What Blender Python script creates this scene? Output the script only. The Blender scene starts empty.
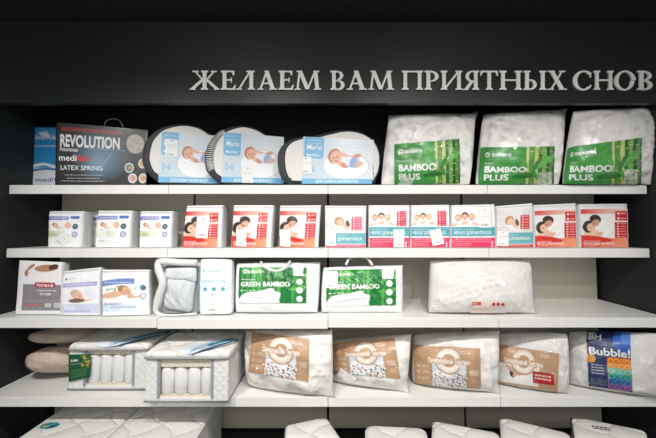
import bpy, bmesh, math, random
import numpy as np
from mathutils import Vector

# ------------------------------------------------------------------ camera, light, exposure
SC = bpy.context.scene
COL = SC.collection
FP, TH, Y0, EYE = 330.0, math.atan(0.0445), 213.3, 1.6      # focal length in pixels, upward tilt, principal row, eye height
CT, ST = math.cos(TH), math.sin(TH)
cam_data = bpy.data.cameras.new('camera')
cam = bpy.data.objects.new('camera', cam_data); COL.objects.link(cam)
cam.location = (0, 0, EYE); cam.rotation_euler = (math.pi/2 + TH, 0, 0)
cam_data.sensor_width = 36; cam_data.lens = 36*FP/656; cam_data.shift_y = -(219-Y0)/656
SC.camera = cam
SC.view_settings.view_transform = 'Standard'
try: SC.view_settings.look = 'None'
except Exception: pass
SC.view_settings.exposure = 0.12; SC.view_settings.gamma = 1.0
SC.view_settings.use_curve_mapping = False
world = bpy.data.worlds.new('world'); SC.world = world; world.use_nodes = True
world.node_tree.nodes['Background'].inputs[0].default_value = (0.97, 0.99, 1.0, 1)
world.node_tree.nodes['Background'].inputs[1].default_value = 0.48

def spot(loc, target, watt, size, blend, radius, color=(1, 0.975, 0.94)):
    d = bpy.data.lights.new('track_spot', 'SPOT'); d.energy = watt; d.spot_size = math.radians(size)
    d.spot_blend = blend; d.shadow_soft_size = radius; d.color = color
    o = bpy.data.objects.new('track_spot', d); COL.objects.link(o); o.location = loc
    o.rotation_euler = (Vector(target) - Vector(loc)).to_track_quat('-Z', 'Y').to_euler()
    return o
spot((-1.25, 0.42, 2.80), (-1.2, 1.95, 0.55), 118, 94, 1.0, 0.05)
spot((-0.35, 0.42, 2.80), (-0.35, 1.95, 0.55), 76, 94, 1.0, 0.05)
spot((0.50, 0.42, 2.80), (0.50, 1.95, 0.55), 76, 94, 1.0, 0.05)
spot((1.40, 0.42, 2.80), (1.3, 1.95, 0.55), 78, 94, 1.0, 0.05)
spot((-0.7, -0.25, 2.80), (-0.6, 2.1, 1.75), 46, 76, 1.0, 0.05)
spot((0.9, -0.25, 2.80), (0.9, 2.1, 1.75), 46, 76, 1.0, 0.05)
def area(loc, rot, sx, sy, watt, color=(1, 0.97, 0.93)):
    d = bpy.data.lights.new('fill_area_light', 'AREA'); d.shape = 'RECTANGLE'; d.size = sx; d.size_y = sy
    d.energy = watt; d.color = color
    o = bpy.data.objects.new('fill_area_light', d); COL.objects.link(o); o.location = loc; o.rotation_euler = rot
area((0, -1.6, 2.8), (math.radians(25), 0, 0), 3.0, 0.8, 36)  # soft fill added behind the camera to lift the shade, not a real fixture

# ------------------------------------------------------------------ projection helpers
def ray(x, y):
    xc, zc = (np.asarray(x, float)-328)/FP, -(np.asarray(y, float)-Y0)/FP
    return xc, CT - ST*zc, ST + CT*zc
def at(x, y, Y):                        # point of the plane at distance Y seen at pixel x, y
    dx, dy, dz = ray(x, y); k = Y/dy
    return np.array([dx*k, Y, EYE + dz*k])
def on_z(x, y, z):                      # point of the horizontal plane at height z seen at pixel x, y
    dx, dy, dz = ray(x, y); k = (z-EYE)/dz
    return np.array([dx*k, dy*k, z])
def bx(x, Y, z):                        # point at distance Y and height z in the pixel column x
    d = Y*CT + (z-EYE)*ST
    return np.array([(x-328)/FP*d, Y, z])
def project(P):
    P = np.asarray(P); Z = P[..., 2]-EYE
    yc = P[..., 1]*CT + Z*ST; zc = -P[..., 1]*ST + Z*CT
    return 328 + FP*P[..., 0]/yc, Y0 - FP*zc/yc
BACK, FRONT_UP, FRONT_LOW = 2.465, 2.06, 1.955
Z1, Z2, Z3, Z4 = EYE+0.2695, EYE-0.1277, EYE-0.5258, EYE-0.977

# ------------------------------------------------------------------ materials
def lin(c):
    c = np.asarray(c, float)/255.0
    return np.where(c <= 0.04045, c/12.92, ((c+0.055)/1.055)**2.4)
MATS = {}
def mat(name, rgb, rough=0.6, bump=0, scale=40, var=0.0, kind='noise', metal=0, coat=0, spec=0.4, stretch=(1, 1, 1), dist=0.01):
    if name in MATS: return MATS[name]
    m = bpy.data.materials.new(name); m.use_nodes = True
    nt = m.node_tree; b = nt.nodes['Principled BSDF']; L = nt.links.new
    c = tuple(lin(rgb)) + (1,)
    b.inputs['Base Color'].default_value = c; b.inputs['Roughness'].default_value = rough
    b.inputs['Metallic'].default_value = metal; b.inputs['Specular IOR Level'].default_value = spec
    b.inputs['Coat Weight'].default_value = coat; b.inputs['Coat Roughness'].default_value = 0.15
    tc = nt.nodes.new('ShaderNodeTexCoord'); mp = nt.nodes.new('ShaderNodeMapping')
    mp.inputs['Scale'].default_value = stretch
    L(tc.outputs['Object'], mp.inputs['Vector'])
    if kind == 'noise':
        t = nt.nodes.new('ShaderNodeTexNoise'); t.inputs['Scale'].default_value = scale; t.inputs['Detail'].default_value = 5
        f = t.outputs['Fac']
    elif kind == 'voronoi':
        t = nt.nodes.new('ShaderNodeTexVoronoi'); t.inputs['Scale'].default_value = scale; t.feature = 'SMOOTH_F1'
        f = t.outputs['Distance']
    elif kind in ('quilt', 'quilt_flat'):               # diamond quilting: two crossed sets of stitched grooves
        sx = nt.nodes.new('ShaderNodeSeparateXYZ'); L(mp.outputs[0], sx.inputs[0])
        def mth(op, a, b=None):
            q = nt.nodes.new('ShaderNodeMath'); q.operation = op
            for k_, v_ in enumerate((a, b)):
                if v_ is None: continue
                if isinstance(v_, (int, float)): q.inputs[k_].default_value = v_
                else: L(v_, q.inputs[k_])
            return q.outputs[0]
        if kind == 'quilt': A, B = mth('ADD', sx.outputs[0], sx.outputs[1]), sx.outputs[2]
        else:                           # wavy lines over a level face
            A = mth('ADD', sx.outputs[0], mth('MULTIPLY', mth('SINE', mth('MULTIPLY', sx.outputs[1], 30.0)), 0.02)); B = sx.outputs[1]
        outs = []
        for op in ('ADD', 'SUBTRACT'):
            w = mth('FRACT', mth('MULTIPLY', mth(op, A, B), scale))
            outs.append(mth('ABSOLUTE', mth('SUBTRACT', w, 0.5)))
        f = mth('POWER', mth('MINIMUM', mth('SUBTRACT', 0.5, outs[0]), mth('SUBTRACT', 0.5, outs[1])), 0.4); t = None
    if t is not None: L(mp.outputs[0], t.inputs['Vector'])
    if bump:
        bp = nt.nodes.new('ShaderNodeBump'); bp.inputs['Strength'].default_value = bump; bp.inputs['Distance'].default_value = dist
        L(f, bp.inputs['Height']); L(bp.outputs[0], b.inputs['Normal'])
    if var:
        mx = nt.nodes.new('ShaderNodeMix'); mx.data_type = 'RGBA'
        mx.inputs[6].default_value = tuple(x*(1-var) for x in c[:3])+(1,)
        mx.inputs[7].default_value = tuple(min(1, x*(1+var)) for x in c[:3])+(1,)
        L(f, mx.inputs[0]); L(mx.outputs[2], b.inputs['Base Color'])
    MATS[name] = m
    return m
def print_mat(name, rough, coat):
    m = bpy.data.materials.new(name); m.use_nodes = True
    b = m.node_tree.nodes['Principled BSDF']; a = m.node_tree.nodes.new('ShaderNodeAttribute'); a.attribute_name = 'Col'
    m.node_tree.links.new(a.outputs['Color'], b.inputs['Base Color'])
    b.inputs['Roughness'].default_value = rough; b.inputs['Specular IOR Level'].default_value = 0.35
    b.inputs['Coat Weight'].default_value = coat; b.inputs['Coat Roughness'].default_value = 0.2
    return m
PRINT = print_mat('printed_card', 0.45, 0.0)
PRINT_GLOSS = print_mat('printed_card_under_film', 0.4, 0.15)
def film_mat(name, base, rough, scale):
    m = bpy.data.materials.new(name); m.use_nodes = True
    nt = m.node_tree; nt.nodes.clear(); L = nt.links.new
    out = nt.nodes.new('ShaderNodeOutputMaterial'); mix = nt.nodes.new('ShaderNodeMixShader')
    tr = nt.nodes.new('ShaderNodeBsdfTransparent'); gl = nt.nodes.new('ShaderNodeBsdfGlossy')
    tr.inputs[0].default_value = (1, 1, 1, 1)
    gl.inputs['Roughness'].default_value = rough
    tc = nt.nodes.new('ShaderNodeTexCoord'); n = nt.nodes.new('ShaderNodeTexNoise')
    n.inputs['Scale'].default_value = scale; n.inputs['Detail'].default_value = 3; n.inputs['Distortion'].default_value = 1.2
    bp = nt.nodes.new('ShaderNodeBump'); bp.inputs['Strength'].default_value = 0.2; bp.inputs['Distance'].default_value = 0.02
    L(tc.outputs['Object'], n.inputs['Vector']); L(n.outputs['Fac'], bp.inputs['Height'])
    L(bp.outputs[0], gl.inputs['Normal'])
    lw = nt.nodes.new('ShaderNodeFresnel'); lw.inputs['IOR'].default_value = 1.45
    L(bp.outputs[0], lw.inputs['Normal'])
    ad = nt.nodes.new('ShaderNodeMath'); ad.operation = 'MULTIPLY_ADD'; ad.inputs[1].default_value = 0.18; ad.inputs[2].default_value = base
    ad.use_clamp = True
    L(lw.outputs[0], ad.inputs[0]); L(ad.outputs[0], mix.inputs[0])
    L(tr.outputs[0], mix.inputs[1]); L(gl.outputs[0], mix.inputs[2]); L(mix.outputs[0], out.inputs[0])
    return m
FILM = film_mat('clear_plastic_film', 0.07, 0.055, 16)
FILM_SOFT = film_mat('clear_vinyl', 0.0, 0.2, 9)

M_WALL = mat('black_wall_paint', (36, 40, 39), 0.55, 0.05, 120, 0.06)
M_FASCIA = mat('charcoal_fascia_paint', (35, 39, 37), 0.42, 0.03, 150, 0.05)
M_CEIL = mat('black_ceiling_paint', (18, 21, 21), 0.8)
M_FLOOR = mat('grey_tile_floor', (120, 116, 110), 0.5, 0.02, 20, 0.1)
M_SHELF = mat('white_shelf_enamel', (228, 228, 224), 0.35, 0.01, 200, 0.01)
M_PANEL = mat('grey_back_panel', (214, 209, 194), 0.55, 0.04, 90, 0.03, stretch=(1, 1, 6))
M_WHITE = mat('white_cotton', (228, 226, 222), 0.85, 0.25, 30, 0.02)
M_WHITE_BAG = mat('white_zip_bag', (226, 227, 228), 0.55, 0.2, 25, 0.02, coat=0.2)
M_QUILT = mat('white_quilted_cotton', (243, 241, 237), 0.85, 1.0, 12, 0.02, 'voronoi', dist=0.05)
M_CREAM = mat('cream_stitched_cotton', (240, 237, 231), 0.85, 1.0, 11, 0.02, 'voronoi', dist=0.05)
M_BEIGE = mat('beige_pillow_cotton', (205, 186, 172), 0.85, 0.3, 14, 0.04)
M_TICK = mat('white_diamond_ticking', (226, 226, 224), 0.8, 0.45, 20, 0.0, 'quilt', dist=0.010)
M_TOP = mat('white_mattress_knit', (226, 225, 220), 0.85, 0.8, 4.2, 0.0, 'quilt_flat', dist=0.02)
M_PIPE_W = mat('white_piping', (220, 220, 218), 0.6)
M_PIPE_G = mat('grey_piping', (150, 152, 152), 0.6)
M_PIPE_D = mat('dark_piping', (42, 42, 44), 0.5)
M_PIPE_B = mat('tan_piping', (190, 160, 130), 0.6)
M_MESH = mat('grey_spacer_mesh', (70, 72, 76), 0.6, 0.5, 220, 0.12, 'voronoi')
M_COIL = mat('pocket_spring_cloth', (236, 236, 236), 0.8, 0.25, 40, 0.02)
M_FOAM = mat('beige_latex_foam', (232, 222, 204), 0.9, 0.2, 60, 0.04)
M_FRAME = mat('grey_window_binding', (150, 156, 166), 0.6)
M_INSIDE = mat('bag_lining', (150, 156, 152), 0.7)
M_BLACKCARD = mat('black_carton', (16, 17, 19), 0.4)
M_BLUECARD = mat('blue_carton', (30, 120, 185), 0.45)
M_LETTER = mat('white_sign_letter', (246, 244, 240), 0.45)
M_STRING = mat('white_cord', (205, 205, 205), 0.6)

# ------------------------------------------------------------------ objects
def thing(name, loc, label, cat, group=None):
    o = bpy.data.objects.new(name, None); COL.objects.link(o); o.location = tuple(loc); o.empty_display_size = 0.05
    o['label'] = label; o['category'] = cat
    if group: o['group'] = group
    return o
def wloc(o):
    v = Vector(o.location)
    while o.parent: o = o.parent; v += Vector(o.location)
    return np.array(v)
def link_mesh(name, verts, faces, m, parent=None, smooth=True, colors=None, label=None):
    verts = np.asarray(verts, float)
    if parent is not None: verts = verts - wloc(parent)
    me = bpy.data.meshes.new(name)
    me.from_pydata(verts.tolist(), [], [tuple(int(i) for i in f) for f in faces]); me.update()
    if smooth: me.polygons.foreach_set('use_smooth', [True]*len(me.polygons))
    me.materials.append(m)
    if colors is not None:
        ca = me.color_attributes.new('Col', 'FLOAT_COLOR', 'POINT')
        ca.data.foreach_set('color', np.concatenate([colors, np.ones((len(colors), 1))], 1).astype(np.float32).ravel())
    o = bpy.data.objects.new(name, me); COL.objects.link(o)
    if parent is not None: o.parent = parent
    if label: o['label'] = label
    return o
def fix_normals(o):
    bm = bmesh.new(); bm.from_mesh(o.data); bmesh.ops.recalc_face_normals(bm, faces=bm.faces); bm.to_mesh(o.data); bm.free()
class MB:
    def __init__(s): s.v = []; s.f = []
    def add(s, v, f):
        n = len(s.v); s.v += [tuple(p) for p in v]; s.f += [tuple(i+n for i in q) for q in f]
    def box(s, x0, x1, y0, y1, z0, z1):
        s.add([(x0,y0,z0),(x1,y0,z0),(x1,y1,z0),(x0,y1,z0),(x0,y0,z1),(x1,y0,z1),(x1,y1,z1),(x0,y1,z1)],
              [(0,3,2,1),(4,5,6,7),(0,1,5,4),(1,2,6,5),(2,3,7,6),(3,0,4,7)])
    def tube(s, pts, r, n=8, closed=False):
        pts = [np.asarray(p, float) for p in pts]; k = len(pts); base = len(s.v)
        for i, p in enumerate(pts):
            a = pts[(i-1) % k] if (closed or i) else p; b = pts[(i+1) % k] if (closed or i < k-1) else p
            d = b-a; d /= np.linalg.norm(d)+1e-12
            up = np.array([0, 1, 0.3]) if abs(d[1]) < 0.85 else np.array([1, 0, 0.3])
            u = np.cross(d, up); u /= np.linalg.norm(u); w = np.cross(d, u)
            rr = r[i] if hasattr(r, '__len__') else r
            for j in range(n):
                t = 2*math.pi*j/n; s.v.append(tuple(p + rr*(math.cos(t)*u + math.sin(t)*w)))
        for i in range(k if closed else k-1):
            for j in range(n):
                a, b = base+i*n, base+((i+1) % k)*n
                s.f.append((a+j, a+(j+1) % n, b+(j+1) % n, b+j))
        if not closed:
            s.f.append(tuple(base+j for j in range(n))[::-1]); s.f.append(tuple(base+(k-1)*n+j for j in range(n)))
    def build(s, name, m, parent=None, smooth=False, bevel=0, seg=2, label=None):
        o = link_mesh(name, s.v, s.f, m, parent, smooth, label=label); fix_normals(o)
        if bevel:
            b = o.modifiers.new('bevel', 'BEVEL'); b.width = bevel; b.segments = seg; b.limit_method = 'ANGLE'
        return o
def structure(name, mb, m):
    o = mb.build(name, m); o['kind'] = 'structure'; return o
def catmull(P, n=6, closed=True):
    P = [np.asarray(p, float) for p in P]; k = len(P); out = []
    for i in range(k if closed else k-1):
        a, b, c, d = (P[(i-1) % k], P[i], P[(i+1) % k], P[(i+2) % k]) if closed else (P[max(i-1, 0)], P[i], P[i+1], P[min(i+2, k-1)])
        for j in range(n):
            t = j/n
            out.append(0.5*((2*b) + (c-a)*t + (2*a-5*b+4*c-d)*t*t + (3*b-a-3*c+d)*t**3))
    if not closed: out.append(P[-1])
    return out

# ------------------------------------------------------------------ soft bodies: front face, sides, back in one mesh
class Body:
    """C: corners bottom-left, bottom-right, top-right, top-left. t: front bulge, tb: back bulge, d: straight side depth."""
    def __init__(s, C, t=0.08, tb=0.06, d=0.0, p=2.4, q=0.6, cx=0.0, cy=0.0, rnd=0.0, ears=(0, 0, 0, 0), wr=0.003, seed=0, freq=1.0, vb=1.0, puff=0.0, grow=1.0, floor=None, fine=0.0, fk=(70, 170)):
        s.floor = floor; s.fine = fine; s.calm = None
        s.C = [np.asarray(c, float) for c in C]
        n = np.cross(s.C[1]-s.C[0], s.C[3]-s.C[0]); n /= np.linalg.norm(n)
        s.n = n                                      # towards the viewer
        s.t, s.tb, s.d, s.p, s.q, s.cx, s.cy, s.rnd, s.ears, s.wr, s.freq, s.vb, s.puff, s.grow = t, tb, d, p, q, cx, cy, rnd, ears, wr, freq, vb, puff, grow
        r = random.Random(seed)
        s.waves = []
        for i in range(9):
            ang = r.uniform(0, math.pi); k = r.uniform(14, 60)*freq
            s.waves.append((k*math.cos(ang), k*math.sin(ang), r.uniform(0, 6.28), r.uniform(0.3, 1)*(20/k)**0.5, r.uniform(0, 3)))
        s.fw = []
        for i in range(7):
            ang = r.uniform(0, math.pi); k = r.uniform(*fk)
            s.fw.append((k*math.cos(ang), k*math.sin(ang), r.uniform(0, 6.28), r.uniform(0.4, 1), r.uniform(1, 4), r.uniform(5, 16), r.uniform(0, 6.28)))
        s.w = np.linalg.norm(s.C[1]-s.C[0]); s.h = np.linalg.norm(s.C[3]-s.C[0])
        s.tz = t if d else 0.0                       # a slab's corners are on its front face
    def outline(s, u, v):
        a, b = 2*u-1, 2*v-1
        k = 1 - s.cx*(1-b*b) - s.rnd*b**6; l = 1 - s.cy*(1-a*a) - s.rnd*a**6
        e = s.ears; e8 = np.abs(a*b)**7
        w = [(1-u)*(1-v), u*(1-v), u*v, (1-u)*v]
        ear = 1 + e8*sum(e[i]*w[i] for i in range(4))
        a2, b2 = a*k*ear*s.grow, b*l*ear*s.grow
        u2, v2 = (a2+1)/2, (b2+1)/2
        w = [(1-u2)*(1-v2), u2*(1-v2), u2*v2, (1-u2)*v2]
        return sum(w[i][..., None]*s.C[i] for i in range(4))
    def noise(s, u, v):
        x, y = u*s.w, v*s.h; z = 0
        for kx, ky, ph, am, wp in s.waves:
            z = z + am*np.sin(kx*x + ky*y + ph + wp*np.sin(9*y+ph) + 0.7*wp*np.sin(11*x))
        z = z/3.0*s.wr
        if s.fine:                                   # sharp little creases that come and go over the surface
            cm = 1.0
            if s.calm:
                c = s.calm; dd = np.maximum(np.maximum(c[0]-u, u-c[2]), np.maximum(c[1]-v, v-c[3])); cm = np.clip(dd/.06, 0, 1)
            for kx, ky, ph, am, wp, mk, mp in s.fw:
                env = np.clip(np.sin(mk*x + mp)*np.sin(mk*1.3*y + 2*mp) + .25, 0, 1)
                z = z + cm*s.fine*am*env*((1-np.abs(np.sin(.5*(kx*x + ky*y + ph + wp*np.sin(8*x+ph) + wp*np.sin(7*y-ph)))))**2 - .3)
        return z
    def prof(s, u, v):
        v = np.clip(v, 0, 1)**s.vb
        a, b = np.abs(2*np.clip(u, 0, 1)-1), np.abs(2*v-1)
        return np.clip((1-a**s.p)*(1-b**s.p), 0, 1)**s.q
    def S(s, u, v, back=False):
        u, v = np.asarray(u, float), np.asarray(v, float)
        f = s.prof(u, v); o = s.outline(u, v)
        soft = np.minimum(1, f*1.6)
        wz = s.noise(u + (5 if back else 0), v)*soft
        if back: return o - s.n*(s.tz + s.d + s.tb*f + wz)[..., None]
        m = np.sin(math.pi*np.clip(u, 0, 1))*np.sin(math.pi*np.clip(v, 0, 1))
        return o + s.n*(s.t*f - s.tz + s.puff*m + wz)[..., None]
    def build(s, name, m, parent, nu=72, nv=54, label=None):
        cl = lambda k: 0.45*np.linspace(0, 1, k) + 0.55*(0.5-0.5*np.cos(math.pi*np.linspace(0, 1, k)))
        U, V = np.meshgrid(cl(nu), cl(nv))
        F = s.S(U, V).reshape(-1, 3); B = s.S(U, V, True).reshape(-1, 3)
        idx = lambda i, j: j*nu+i
        ring = [idx(i, 0) for i in range(nu)] + [idx(nu-1, j) for j in range(1, nv)] + [idx(i, nv-1) for i in range(nu-2, -1, -1)] + [idx(0, j) for j in range(nv-2, 0, -1)]
        verts = list(F); faces = [(idx(i, j), idx(i+1, j), idx(i+1, j+1), idx(i, j+1)) for j in range(nv-1) for i in range(nu-1)]
        bm_ = {}
        if s.d:
            prev = ring
            for k in (0.33, 0.66):
                cur = []
                for r in ring: verts.append(F[r]*(1-k) + B[r]*k); cur.append(len(verts)-1)
                faces += [(prev[(i+1) % len(ring)], prev[i], cur[i], cur[(i+1) % len(ring)]) for i in range(len(ring))]; prev = cur
            new = []
            for r in ring: verts.append(B[r]); bm_[r] = len(verts)-1; new.append(len(verts)-1)
            faces += [(prev[(i+1) % len(ring)], prev[i], new[i], new[(i+1) % len(ring)]) for i in range(len(ring))]
        else:
            for r in ring: bm_[r] = r
        for r in range(nu*nv):
            if r not in bm_: verts.append(B[r]); bm_[r] = len(verts)-1
        faces += [(bm_[idx(i, j)], bm_[idx(i, j+1)], bm_[idx(i+1, j+1)], bm_[idx(i+1, j)]) for j in range(nv-1) for i in range(nu-1)]
        if s.floor is not None:
            verts = np.array(verts); verts[:, 2] = np.maximum(verts[:, 2], s.floor+0.001)
        return link_mesh(name, verts, faces, m, parent, label=label)
    def face(s, u, v):                               # the face without creases and rounded edges, for placing prints
        if not s.d: return s.S(u, v)
        o = s.outline(u, v); m = np.sin(math.pi*u)*np.sin(math.pi*v)
        return o + s.n*(s.t - s.tz + s.puff*m)[..., None]
    def find(s, x, y, guess=None):                   # where on the front face is the point seen at pixel x, y
        lo = 0.014 if s.d else 0.004; best = (1e9, .5, .5); f = s.face
        for tryno in range(2):
            if tryno == 0 and guess is not None: u, v = guess
            else:
                g = np.linspace(lo, 1-lo, 60); U, V = np.meshgrid(g, g)
                X, Y = project(f(U, V)); k = np.argmin((X-x)**2 + (Y-y)**2); u, v = U.ravel()[k], V.ravel()[k]
            for _ in range(14):
                e = 1e-3; u, v = np.float64(u), np.float64(v)
                x0, y0 = project(f(u, v)); r = math.hypot(x-x0, y-y0)
                if r < best[0]: best = (r, u, v)
                if r < 0.05: break
                x1, y1 = project(f(u+e, v)); x2, y2 = project(f(u, v+e))
                J = np.array([[(x1-x0)/e, (x2-x0)/e], [(y1-y0)/e, (y2-y0)/e]])
                try: du = np.linalg.solve(J, [x-x0, y-y0])
                except Exception: break
                u = min(max(u+0.7*float(np.clip(du[0], -.1, .1)), lo), 1-lo); v = min(max(v+0.7*float(np.clip(du[1], -.1, .1)), lo), 1-lo)
            if best[0] < 0.6: break
        return best[1], best[2]
class Flat:                                          # a flat face given by four corners: bottom-left, bottom-right, top-right, top-left
    def __init__(s, C):
        s.C = [np.asarray(c, float) for c in C]
    def S(s, u, v):
        u, v = np.asarray(u, float), np.asarray(v, float)
        w = [(1-u)*(1-v), u*(1-v), u*v, (1-u)*v]
        return sum(w[i][..., None]*s.C[i] for i in range(4))
    d = 0; find = Body.find; face = Body.face

# ------------------------------------------------------------------ printing: artwork is drawn on a fine grid of coloured vertices
_txt = {}
def glyphs(text, bold):
    key = (text, bold)
    if key not in _txt:
        c = bpy.data.curves.new('t', 'FONT'); c.body = text; c.offset = 0.013*bold; c.resolution_u = 3
        o = bpy.data.objects.new('t', c); COL.objects.link(o)
        dg = bpy.context.evaluated_depsgraph_get(); me = o.evaluated_get(dg).to_mesh()
        P = np.array([v.co[:2] for v in me.vertices]); me.calc_loop_triangles()
        T = np.array([t.vertices[:] for t in me.loop_triangles])
        o.evaluated_get(dg).to_mesh_clear(); bpy.data.objects.remove(o); bpy.data.curves.remove(c)
        _txt[key] = (P, T)
    return _txt[key]
class Art:
    SS = 3
    def __init__(s, W, H, bg, k=2.3):
        s.W, s.H = W, H; s.nx, s.ny = max(4, int(W*k)), max(4, int(H*k))
        s.px, s.py = s.nx*s.SS/W, s.ny*s.SS/H
        s.a = np.zeros((s.ny*s.SS, s.nx*s.SS, 3)); s.a[:] = lin(bg)
    def _sub(s, x0, y0, x1, y1):
        i0, i1 = max(0, int(x0*s.px)-1), min(s.a.shape[1], int(x1*s.px)+2); j0, j1 = max(0, int(y0*s.py)-1), min(s.a.shape[0], int(y1*s.py)+2)
        if i1 <= i0 or j1 <= j0: return None
        X, Y = np.meshgrid((np.arange(i0, i1)+.5)/s.px, (np.arange(j0, j1)+.5)/s.py)
        return (slice(j0, j1), slice(i0, i1)), X, Y
    def _put(s, sl, m, c, al=1.0):
        v = s.a[sl]; c = np.asarray(c, float)
        if c.ndim == 1: c = np.broadcast_to(lin(c), v.shape)
        v[m] = v[m]*(1-al) + c[m]*al
    def rect(s, x0, y0, x1, y1, c, c2=None, al=1.0, vert=False):
        r = s._sub(x0, y0, x1, y1)
        if not r: return
        sl, X, Y = r; m = (X >= x0) & (X <= x1) & (Y >= y0) & (Y <= y1)
        if c2 is not None:
            t = np.clip(((Y-y0)/(y1-y0) if vert else (X-x0)/(x1-x0)), 0, 1)[..., None]
            c = lin(c)*(1-t) + lin(c2)*t
        s._put(sl, m, c, al)
    def ell(s, cx, cy, rx, ry, c, rot=0, al=1.0, inner=0.0):
        R = max(rx, ry); r = s._sub(cx-R, cy-R, cx+R, cy+R)
        if not r: return
        sl, X, Y = r; a = math.radians(rot); dx, dy = X-cx, Y-cy
        q = ((dx*math.cos(a)+dy*math.sin(a))/rx)**2 + ((-dx*math.sin(a)+dy*math.cos(a))/ry)**2
        s._put(sl, (q <= 1) & (q >= inner*inner), c, al)
    def poly(s, P, c, al=1.0):
        P = np.asarray(P, float); r = s._sub(P[:, 0].min(), P[:, 1].min(), P[:, 0].max(), P[:, 1].max())
        if not r: return
        sl, X, Y = r; m = np.zeros(X.shape, bool)
        for i in range(len(P)):
            (x0, y0), (x1, y1) = P[i], P[(i+1) % len(P)]
            if y0 == y1: continue
            cr = ((y0 > Y) != (y1 > Y)) & (X < (x1-x0)*(Y-y0)/(y1-y0)+x0); m ^= cr
        s._put(sl, m, c, al)
    def rrect(s, x0, y0, x1, y1, r, c, al=1.0):
        P = []
        for cx, cy, a0 in ((x1-r, y0+r, -90), (x1-r, y1-r, 0), (x0+r, y1-r, 90), (x0+r, y0+r, 180)):
            for k in range(5):
                t = math.radians(a0+k*22.5); P.append((cx+r*math.cos(t), cy+r*math.sin(t)))
        s.poly(P, c, al)
    def curve_band(s, pts, th, c, al=1.0):           # a band of thickness th along a smooth line
        Q = catmull([(p[0], p[1]) for p in pts], 8, False)
        s.poly([(q[0], q[1]-th/2) for q in Q] + [(q[0], q[1]+th/2) for q in Q[::-1]], c, al)
    def text(s, t, x, y, h, c, bold=0, width=None, al=1.0, align='l', slope=0.0):    # y: baseline, h: capital height
        P, T = glyphs(t, bold)
        if not len(T): return
        k = h/0.73; kx = k
        w0 = P[:, 0].max()-P[:, 0].min()
        if width: kx = width/w0
        ox = x - (0 if align == 'l' else (w0*kx/2 if align == 'c' else w0*kx))
        QX = ox + (P[:, 0]-P[:, 0].min())*kx; QY = y - P[:, 1]*k + slope*(QX-x)
        r = s._sub(QX.min(), QY.min(), QX.max(), QY.max())
        if not r: return
        sl, X, Y = r; m = np.zeros(X.shape, bool)
        x00, y00 = X[0, 0], Y[0, 0]; dx, dy = 1/s.px, 1/s.py
        for tri in T:
            tx, ty = QX[tri], QY[tri]
            i0, i1 = max(0, int((tx.min()-x00)/dx)), min(X.shape[1], int((tx.max()-x00)/dx)+2)
            j0, j1 = max(0, int((ty.min()-y00)/dy)), min(X.shape[0], int((ty.max()-y00)/dy)+2)
            if i1 <= i0 or j1 <= j0: continue
            xs, ys = X[j0:j1, i0:i1], Y[j0:j1, i0:i1]
            e = [(tx[(q+1) % 3]-tx[q])*(ys-ty[q]) - (ty[(q+1) % 3]-ty[q])*(xs-tx[q]) for q in range(3)]
            m[j0:j1, i0:i1] |= ((e[0] >= 0) & (e[1] >= 0) & (e[2] >= 0)) | ((e[0] <= 0) & (e[1] <= 0) & (e[2] <= 0))
        s._put(sl, m, c, al)
    def lines(s, x0, y0, x1, n, gap, c, th=0.5, al=0.8, seed=0):   # rows of type too small to read
        r = random.Random(seed)
        for i in range(n):
            x = x0; y = y0+i*gap
            while x < x1:
                w = r.uniform(1, 3.2); s.rect(x, y, min(x+w, x1), y+th, c, al=al); x += w+0.7
    def colors(s):
        return s.a.reshape(s.ny, s.SS, s.nx, s.SS, 3).mean((1, 3))
def stick(art, surf, quad, name, parent, m=PRINT, off=0.0025, label=None):
    """lay the artwork on a surface so that its corners (top-left, top-right, bottom-right, bottom-left) fall on these pixels' points"""
    K = 7; lu, lv = np.zeros((K, K)), np.zeros((K, K)); q = [np.asarray(p, float) for p in quad]
    for b in range(K):
        for c in range(K):
            fx, fy = c/(K-1), b/(K-1); p = (1-fy)*((1-fx)*q[0]+fx*q[1]) + fy*((1-fx)*q[3]+fx*q[2])
            g0 = (lu[b, c-1], lv[b, c-1]) if c else ((lu[b-1, 0], lv[b-1, 0]) if b else None)
            lu[b, c], lv[b, c] = surf.find(p[0], p[1], g0)
    gx, gy = np.meshgrid(np.linspace(0, K-1, art.nx), np.linspace(0, K-1, art.ny))
    i0, j0 = np.minimum(gx.astype(int), K-2), np.minimum(gy.astype(int), K-2); fx, fy = gx-i0, gy-j0
    lerp = lambda A: (1-fy)*((1-fx)*A[j0, i0]+fx*A[j0, i0+1]) + fy*((1-fx)*A[j0+1, i0]+fx*A[j0+1, i0+1])
    U, V = lerp(lu), lerp(lv)
    P = surf.S(U, V)
    du = np.gradient(P, axis=1); dv = -np.gradient(P, axis=0); N = np.cross(du, dv)
    N /= np.linalg.norm(N, axis=2, keepdims=True)+1e-12
    P = P + N*off
    nx, ny = art.nx, art.ny
    j, i = np.mgrid[0:ny-1, 0:nx-1]; a = (j*nx+i).ravel()
    faces = np.stack([a, a+nx, a+nx+1, a+1], 1)
    return link_mesh(name, P.reshape(-1, 3), faces, m, parent, True, art.colors().reshape(-1, 3), label)
WHITE, GREYT = (240, 240, 240), (150, 150, 150)
def tag_art(W, H):
    a = Art(W, H, (236, 236, 234)); g = (165, 165, 165)
    a.rect(W*.42, H*.06, W*.58, H*.13, g); a.lines(W*.2, H*.3, W*.8, 2, H*.12, g, H*.03, .7, 3)
    a.lines(W*.15, H*.58, W*.6, 1, 1, g, H*.03, .6, 5)
    a.text('8 990.-', W*.18, H*.9, H*.1, (60, 60, 60), 1); return a
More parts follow.
